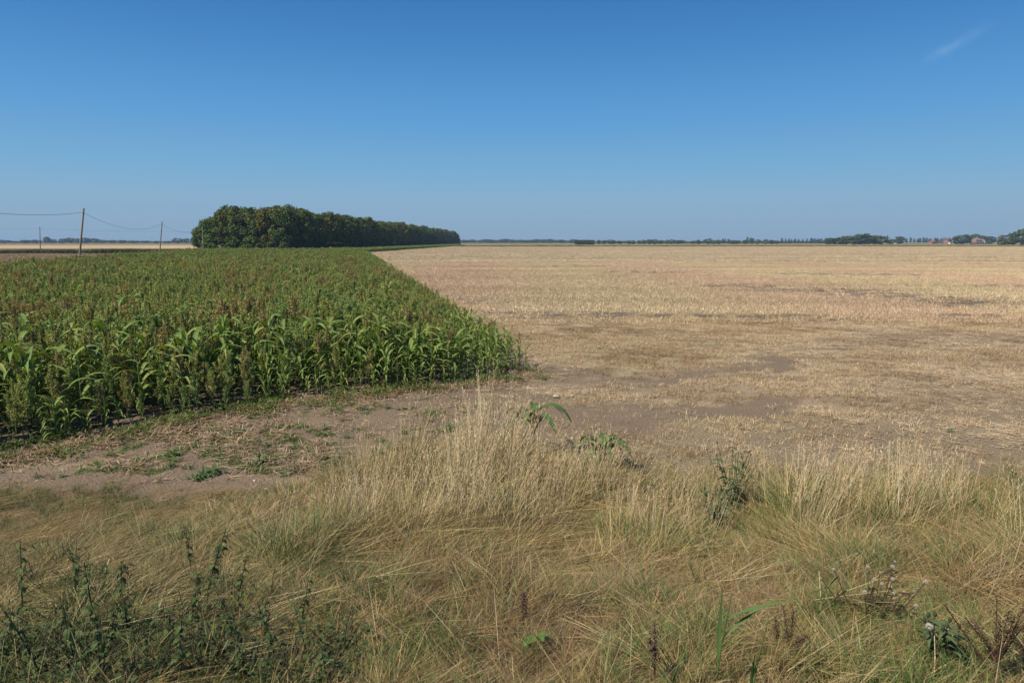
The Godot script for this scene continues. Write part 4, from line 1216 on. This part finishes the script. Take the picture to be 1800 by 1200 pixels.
func nettle_leaf() -> Mesh:
	var a := Acc.new()
	a.leaf(Vector3.ZERO, Vector3(1, 0.15, 0).normalized(), 0.052, 0.030, 1.5, 6, Color(0.072, 0.118, 0.034), Color(0.085, 0.13, 0.045), 0.25, 0.0, 0.3)
	return a.mesh(M.weed, true)
func bank_plants() -> void:
	# stinging nettles
	var lm := [nettle_leaf(), nettle_leaf()]
	var nettles := []
	for k in 4:
		var o := Node3D.new()
		o.name = "nettle"
		var a := Acc.new()
		var lean := Vector3([0.25, -0.1, 0.4, 0.1][k], 1, [0.1, -0.2, 0.0, 0.15][k])
		var h: float = [0.46, 0.38, 0.52, 0.32][k]
		a.tube([Vector3(0, -0.05, 0), lean * h * 0.5, lean * h], [0.005, 0.004, 0.002], 5, Color(0.09, 0.085, 0.05))
		for q in 40:
			var p := lean * h * R(0.5, 1.0) + Vector3(rng.randfn(), -0.5, rng.randfn()) * 0.02
			a.blade(p, Vector3(rng.randfn(), -1.2, rng.randfn()).normalized(), R(0.02, 0.05), 0.006, 0.2, 2, vary(Color(0.085, 0.075, 0.05), 0.2), R(0, 3))
		part("stem", a.mesh(M.weed), o)
		for q in 18:
			var y := h * (0.15 + 0.85 * q / 18.0)
			var an := (q / 2) * PI * 0.5 + (q % 2) * PI + R(-0.3, 0.3)
			part("leaf", lm[q % 2], o, Transform3D(Basis(Vector3.UP, an) * Basis(Vector3.RIGHT, R(-0.5, 0.5)) * Basis(Vector3.BACK, R(-0.8, 0.3)).scaled(Vector3.ONE * R(0.75, 1.4) * (1.2 - 0.5 * q / 18.0)), lean * y))
		o.set_meta("base", "nettle")
		tag(o, "dark dusty stinging nettle growing on the bank among the flattened grass", "nettle", "nettles on the bank")
		nettles.append(o)
	for e in [[60, 1190], [100, 1150], [140, 1200], [40, 1130], [130, 1100], [170, 1130], [190, 1170], [230, 1150], [150, 1060], [210, 1090], [90, 1210], [250, 1200], [330, 1130], [350, 1080], [370, 1060], [340, 1040], [390, 1120], [310, 1210], [380, 1200], [430, 1180], [470, 1160], [500, 1200], [520, 1150], [450, 1210], [550, 1190], [10, 1180], [300, 1170], [410, 1090], [560, 1220], [180, 1220]]:
		var p := on_ground(e[0], e[1])
		copy(pick(nettles), p, R(0, TAU), R(0.5, 0.85))
	# the low leafy growth between the nettles
	var ug := thing("undergrowth", "low dark leafy undergrowth crowding the ground around the nettles", "undergrowth", Vector3.ZERO, 0.0, "", "stuff")
	var ua := Acc.new()
	for q in 46:
		var an := R(0, TAU)
		ua.leaf(Vector3(R(-0.12, 0.12), R(0.02, 0.16), R(-0.12, 0.12)), Vector3(cos(an), R(-0.3, 0.5), sin(an)).normalized(), R(0.02, 0.042), R(0.012, 0.024), 1.2, 4, vary(pick([Color(0.075, 0.125, 0.034), Color(0.095, 0.150, 0.038), Color(0.07, 0.10, 0.036), Color(0.14, 0.185, 0.05)]), 0.2), Color(0.08, 0.12, 0.04), 0.25)
	for q in 8: ua.tube([Vector3(R(-0.1, 0.1), -0.03, R(-0.1, 0.1)), Vector3(R(-0.12, 0.12), R(0.15, 0.24), R(-0.12, 0.12))], [0.003, 0.0015], 4, Color(0.09, 0.085, 0.05))
	var us := Scatter.new()
	for k in 330:
		var q := Vector2(R(-60, 640), R(1010, 1260))
		var want := 0.0
		for e in [[120, 1180, 190, 90], [200, 1110, 130, 70], [350, 1090, 70, 70], [450, 1200, 180, 80], [160, 1060, 70, 50]]: want = maxf(want, 1.3 - pow((q.x - e[0]) / e[2], 2.0) - pow((q.y - e[1]) / e[3], 2.0))
		if rng.randf() > want * 0.75 + 0.9 * n_fine.get_noise_2d(q.x * 0.2, q.y * 0.2): continue
		us.add(on_ground(q.x, q.y), R(0, TAU), R(0.7, 1.2), R(0.4, 0.95), tint(0.25))
	ug.add_child(us.node(ua.mesh(M.weed, true), "leaf_clump"))
	# sow thistles with white clocks
	var leaf := Acc.new()
	leaf.leaf(Vector3.ZERO, Vector3(1, 0.5, 0).normalized(), 0.11, 0.030, 1.6, 6, Color(0.085, 0.125, 0.05), Color(0.12, 0.16, 0.075), 0.25, 0.4)
	var leaf_m := leaf.mesh(M.weed, true)
	var clock := Acc.new()
	for k in 160:
		var d := Vector3(rng.randfn(), rng.randfn() + 0.3, rng.randfn()).normalized()
		clock.blade(d * 0.004, d, 0.021, 0.0035, 0.0, 1, vary(Color(0.50, 0.48, 0.43), 0.1), R(0, 3))
	var clock_m := clock.mesh(M.straw)
	var bud := Acc.new()
	bud.tube([Vector3.ZERO, Vector3(0, 0.008, 0), Vector3(0, 0.02, 0)], [0.003, 0.008, 0.005], 7, Color(0.06, 0.09, 0.04))
	var bud_m := bud.mesh(M.weed, true)
	var flower := Acc.new()
	for k in 16:
		var an := TAU * k / 16.0
		flower.blade(Vector3.ZERO, Vector3(cos(an), 0.5, sin(an)).normalized(), 0.017, 0.006, 0.2, 2, Color(0.72, 0.33, 0.02), 0.0)
	var flower_m := flower.mesh(M.weed)
	for e in [[1285, 930, 0.82, 3, 2, "tall leafy sow thistle with white seed clocks beside the pale leaning grass", 1.35], [1255, 960, 0.55, 1, 0, "shorter leafy sow thistle crowded against the taller one", 1.3], [1570, 905, 0.5, 2, 1, "sow thistle with white clocks between stubble and bank grass", 0.8], [1790, 925, 0.55, 0, 1, "dark leafy thistle where the bank meets the stubble, near a dry curled leaf", 0.9], [1640, 1190, 0.26, 2, 0, "low thistle with two bright white seed tufts in green grass", 0.8]]:
		var p := on_ground(e[0], e[1])
		var o := thing("sow_thistle", e[5], "thistle", p, R(0, TAU))
		var h: float = e[2]
		var a := Acc.new()
		var tips := []
		for q in (14 if h > 0.7 else 9):
			var an := q * 2.4
			var b := Vector3(0.02 * cos(an), h * R(0.25, 0.55), 0.02 * sin(an))
			var t := Vector3(cos(an) * R(0.06, 0.2) * h * 1.6, h * R(0.75, 1.0), sin(an) * R(0.06, 0.2) * h * 1.6)
			a.tube([Vector3(0, -0.03, 0), b, t], [0.006, 0.004, 0.0025], 5, Color(0.10, 0.13, 0.06))
			tips.append(t)
			for w in 8:
				var at := b.lerp(t, R(0.0, 0.95)) if w > 2 else Vector3(0, -0.03, 0).lerp(b, R(0.2, 1.0))
				part("leaf", leaf_m, o, Transform3D(Basis(Vector3.UP, R(0, TAU)).scaled(Vector3.ONE * R(0.5, 1.1) * float(e[6])), at))
		part("stem", a.mesh(M.weed, true), o)
		for q in tips.size():
			if q < e[3]: part("seed_clock", clock_m, o, Transform3D(Basis().scaled(Vector3.ONE * 0.7), tips[q] + Vector3(0, 0.012, 0)))
			elif q < e[3] + e[4]: part("flower", flower_m, o, Transform3D(Basis(), tips[q]))
			else: part("bud", bud_m, o, Transform3D(Basis(), tips[q]))
	# dead thistle with a crowd of woolly heads
	var dp := on_ground(1530, 1110)
	var dead := thing("dead_thistle", "dead brown thistle with many small woolly white heads in flattened grass", "thistle", dp)
	var da := Acc.new()
	for q in 16:
		var t := Vector3(R(-0.2, 0.2), R(0.18, 0.34), R(-0.14, 0.14))
		da.tube([Vector3(t.x * 0.2, -0.02, t.z * 0.2), t * Vector3(0.7, 0.6, 0.7), t], [0.003, 0.0025, 0.002], 4, Color(0.10, 0.07, 0.05))
		part("seed_clock", clock_m, dead, Transform3D(Basis().scaled(Vector3.ONE * R(0.25, 0.5)), t))
		for w in 4: da.blade(t * R(0.4, 0.9), Vector3(rng.randfn(), -0.3, rng.randfn()).normalized(), R(0.04, 0.08), 0.012, 0.5, 3, vary(Color(0.09, 0.06, 0.04), 0.2), R(0, 3))
	part("stem", da.mesh(M.weed), dead)
	# dock stalks gone to seed
	for e in [[1745, 1222, 0.46, 10, "bushy dark rust-brown dock stalk gone to seed, beside green grass"], [1388, 1172, 0.36, 3, "slim dark reddish dock stalk beside the broad reed blades"], [1365, 1155, 0.26, 2, "short dark reddish dock stalk leaning by the slim one"], [920, 1115, 0.28, 3, "thin reddish-brown dock stalk in short dead grass"], [1795, 1205, 0.36, 5, "dark rusty dock stalk standing past the bushy one"], [1150, 1212, 0.3, 3, "small reddish dock stalk low in the short green grass"]]:
		var o := thing("dock_plant", e[4], "dock", on_ground(e[0], e[1]), R(0, TAU))
		var a := Acc.new()
		for q in e[3]:
			var f := Acc.new()
			var t := Vector3(rng.randfn() * 0.1 * float(e[2]) * 1.4, float(e[2]) * R(0.5, 0.85), rng.randfn() * 0.1 * float(e[2]) * 1.2)
			var b := Vector3(0, float(e[2]) * R(0.15, 0.4), 0)
			a.tube([Vector3(0, -0.03, 0), b, t], [0.004, 0.0035, 0.002], 4, Color(0.12, 0.06, 0.045))
			for w in 200:
				var c := b.lerp(t, R(0.2, 1.0)) + Vector3(rng.randfn(), rng.randfn(), rng.randfn()) * 0.008
				var u := Vector3(rng.randfn(), rng.randfn(), rng.randfn()).normalized() * 0.0034
				var v := u.cross(Vector3(0.3, 0.7, 0.5)).normalized() * 0.0033
				f.quad(c - u, c - v, c + u, c + v, vary(Color(0.12, 0.08, 0.055), 0.35))
			part("seed_spike", f.mesh(M.weed), o)
		part("stem", a.mesh(M.weed), o)
	# reed shoots with broad blades
	var lush := Color(0.085, 0.15, 0.045)
	for e in [[1255, 1225, 0.42, "young reed with four broad green blades spread wide", [[-0.45, 1.0, 0.0, 0.30], [0.05, 1.0, -0.1, 0.34], [0.75, 0.8, -0.05, 0.33], [0.95, 0.55, 0.1, 0.34]]], [1175, 1235, 0.22, "short reed shoot with two narrow upright blades", [[-0.2, 1.0, 0.0, 0.16], [0.25, 1.0, 0.1, 0.2]]], [1318, 1240, 0.34, "single thin upright reed beside the wide-spread young reed", [[0.05, 1.0, 0.0, 0.2], [0.1, 1.0, 0.2, 0.15]]], [1215, 1060, 0.26, "young reed with short blades among the brown grass", [[0.7, 0.5, 0.0, 0.2], [0.2, 1.0, 0.1, 0.2], [-0.3, 1.0, 0.1, 0.15]]]]:
		var o := thing("reed_shoot", e[3], "reed", on_ground(e[0], e[1]))
		var a := Acc.new()
		a.tube([Vector3(0, -0.03, 0), Vector3(0.02, float(e[2]) * 0.5, 0), Vector3(0.05, e[2], 0)], [0.004, 0.0035, 0.002], 5, lush)
		part("stem", a.mesh(M.leaf, true), o)
		for q in e[4].size():
			var g: Array = e[4][q]
			var l := Acc.new()
			l.leaf(Vector3(0.03, 0, 0) * q / 4.0 + Vector3(0, float(e[2]) * (0.15 + 0.2 * q), 0), Vector3(g[0], g[1], g[2]).normalized(), float(g[3]) * 0.85, 0.015, 0.5, 7, vary(lush, 0.1), lush * 1.15, 0.2, 0.6, 0.4)
			part("blade", l.mesh(M.leaf, true), o)
	# broad dock leaves low in the grass
	for e in [[1252, 935, 0.2, 0.05, "long bright green dock leaf lying over the grass below the sow thistle"], [945, 1145, 0.09, 0.05, "small rounded bright green leaf on the short brown grass"], [1255, 1120, 0.12, 0.06, "cluster of bright green leaves behind the young reed"]]:
		var o := thing("dock_plant", e[4], "dock", on_ground(e[0], e[1]) + Vector3(0, 0.07, 0))
		for q in 3:
			var l := Acc.new()
			l.leaf(Vector3.ZERO, Vector3(cos(q * 1.3 + R(-0.4, 0.4)), R(0.1, 0.9), sin(q * 1.3)).normalized(), float(e[2]) * R(0.7, 1.1), e[3], 0.9, 6, vary(Color(0.10, 0.175, 0.04), 0.15), Color(0.14, 0.21, 0.07), 0.2)
			part("leaf", l.mesh(M.leaf, true), o)

# ---------------------------------------------------------------- single plants and stalks
func small_things() -> void:
	# two sorghum plants that stand alone at the foot of the bank
	var leaf_a := Acc.new()
	leaf_a.leaf(Vector3.ZERO, Vector3(0.5, 1, 0).normalized(), 0.48, 0.078, 3.2, 10, Color(0.066, 0.132, 0.034), Color(0.10, 0.165, 0.06), 0.3, 0.3)
	var lm := leaf_a.mesh(M.leaf, true)
	for e in [[938, 798, 0.56, "lone sorghum plant with drooping broad leaves rising out of tall dry grass", [[2.9, 0.47], [0.3, 0.5], [5.3, 0.40], [3.7, 0.34], [1.5, 0.44], [0.9, 0.3], [4.4, 0.46], [2.1, 0.38], [5.9, 0.5]], 1.5], [1058, 829, 0.28, "short lone sorghum plant at the soil edge with green grass below", [[2.9, 0.18], [0.2, 0.27], [1.2, 0.2], [4.4, 0.15], [5.6, 0.25], [3.6, 0.27], [0.8, 0.12], [2.2, 0.24], [1.7, 0.1], [5.0, 0.2], [0.5, 0.3], [3.2, 0.3], [4.0, 0.22], [1.4, 0.26]], 1.3]]:
		var o := thing("lone_sorghum", e[3], "crop plant", on_ground(e[0], e[1]))
		var a := Acc.new()
		a.tube([Vector3(0, -0.04, 0), Vector3(0, float(e[2]) * 0.6, 0), Vector3(0.01, e[2], 0)], [0.014, 0.011, 0.006], 7, Color(0.12, 0.19, 0.07))
		part("stem", a.mesh(M.leaf, true), o)
		for q in e[4]: part("leaf", lm, o, Transform3D(Basis(Vector3.UP, q[0]).scaled(Vector3.ONE * float(e[5]) * R(0.8, 1.1)), Vector3(0, q[1], 0)))
	# single stalks lying and standing on the bank
	for e in [[172, 1042, 192, 982, 0.004, "short pale stalk standing upright among nettles"], [95, 1215, 250, 1098, 0.0035, "long pale stalk slanting up through the nettles"], [350, 1142, 492, 1065, 0.0035, "pale straight stalk lying over the green growth"], [1070, 1014, 1165, 1027, 0.005, "pale thick straw lying across the brown grass"], [1442, 1100, 1440, 1003, 0.0022, "thin bare stalk standing upright beside the flattened grass"], [1641, 1215, 1643, 1110, 0.0018, "thin bare stalk standing beside the white-tufted low thistle"]]:
		var a := on_ground(e[0], e[1]) + Vector3(0, 0.02, 0)
		var d := ray(e[2], e[3])
		var b := EYE + d * (a - EYE).length() * (1.0 if absf(e[2] - e[0]) < 40 else 1.08)
		var m := Acc.new()
		m.tube([Vector3.ZERO, (b - a) * 0.5 + Vector3(0.004, 0.006, 0), b - a], [float(e[4]), float(e[4]), float(e[4]) * 0.6], 5, Color(0.60, 0.49, 0.31))
		solo("dry_stalk", m.mesh(M.straw, true), e[5], "stalk", Transform3D(Basis(), a))
	# weeds on the bare track
	var ws := []
	for k in 3:
		var a := Acc.new()
		for q in 26: a.leaf(Vector3(R(-0.05, 0.05), R(0.0, 0.03), R(-0.05, 0.05)), Vector3(rng.randfn(), R(0.2, 0.9), rng.randfn()).normalized(), R(0.06, 0.14), R(0.012, 0.022), 1.4, 3, vary(pick([Color(0.07, 0.14, 0.04), Color(0.085, 0.16, 0.045), Color(0.06, 0.115, 0.04)]), 0.15), Color(0.1, 0.18, 0.06), 0.2)
		ws.append(a.mesh(M.leaf, true))
	for e in [[305, 800, 1.2], [385, 802, 1.0], [375, 832, 1.6], [360, 838, 1.3], [345, 843, 1.2], [455, 815, 1.3], [465, 785, 1.0], [300, 819, .9], [178, 825, .8], [275, 805, .7], [65, 840, .7], [110, 838, .6], [490, 830, .9], [500, 838, .7], [565, 765, 1.0], [570, 755, .9], [600, 812, .9], [565, 808, 1.1], [520, 790, .9], [610, 770, .8], [640, 720, .8], [680, 718, .9], [700, 720, .6], [660, 798, 1.2], [690, 790, 1.3], [710, 762, 1.1], [735, 755, .9], [790, 752, 1.3], [805, 748, 1.2], [650, 810, 1.0], [836, 715, .6], [452, 800, .8], [505, 755, .9], [530, 752, .8], [425, 825, .6], [485, 818, .7], [1490, 832, .8], [1670, 760, .7], [1575, 800, .7], [1305, 757, .6], [1560, 850, 1.1], [1690, 850, .9], [755, 795, .9], [720, 805, 1.0], [700, 812, .8]]:
		var p := on_ground(e[0], e[1])
		solo("low_weed", pick(ws), "low green weed sprouting from the bare soil of the track", "weed", Transform3D(Basis(Vector3.UP, R(0, TAU)).scaled(Vector3.ONE * float(e[2])), p), "weeds on the bare track")
	# dried sorghum leaves on the ground
	var ds := []
	for k in 3:
		var a := Acc.new()
		a.leaf(Vector3(0, 0.015, 0), Vector3(1, 0.25, R(-0.2, 0.2)).normalized(), R(0.22, 0.4), 0.016, 0.5, 7, [Color(0.40, 0.29, 0.17), Color(0.34, 0.21, 0.12), Color(0.44, 0.34, 0.21)][k], Color(0.42, 0.32, 0.2), 0.5, R(-1.4, 1.4))
		ds.append(a.mesh(M.straw, true))
	for e in [[70, 812], [45, 815], [200, 800], [265, 780], [290, 785], [345, 745], [325, 760], [395, 740], [480, 740], [470, 745], [600, 720], [620, 715], [530, 718], [700, 700], [730, 695], [560, 800], [540, 820], [520, 815], [650, 745], [670, 765], [700, 740], [690, 755], [720, 748], [430, 790], [355, 815], [300, 812], [410, 800], [840, 683], [860, 682], [820, 690], [600, 790], [580, 780], [495, 790], [640, 770]]:
		solo("dry_leaf", pick(ds), "bleached dry sorghum leaf lying on the track", "dry leaf", Transform3D(Basis(Vector3.UP, R(0, TAU)).scaled(Vector3.ONE * R(0.7, 1.1)), on_ground(e[0], e[1])), "dry leaves on the track")
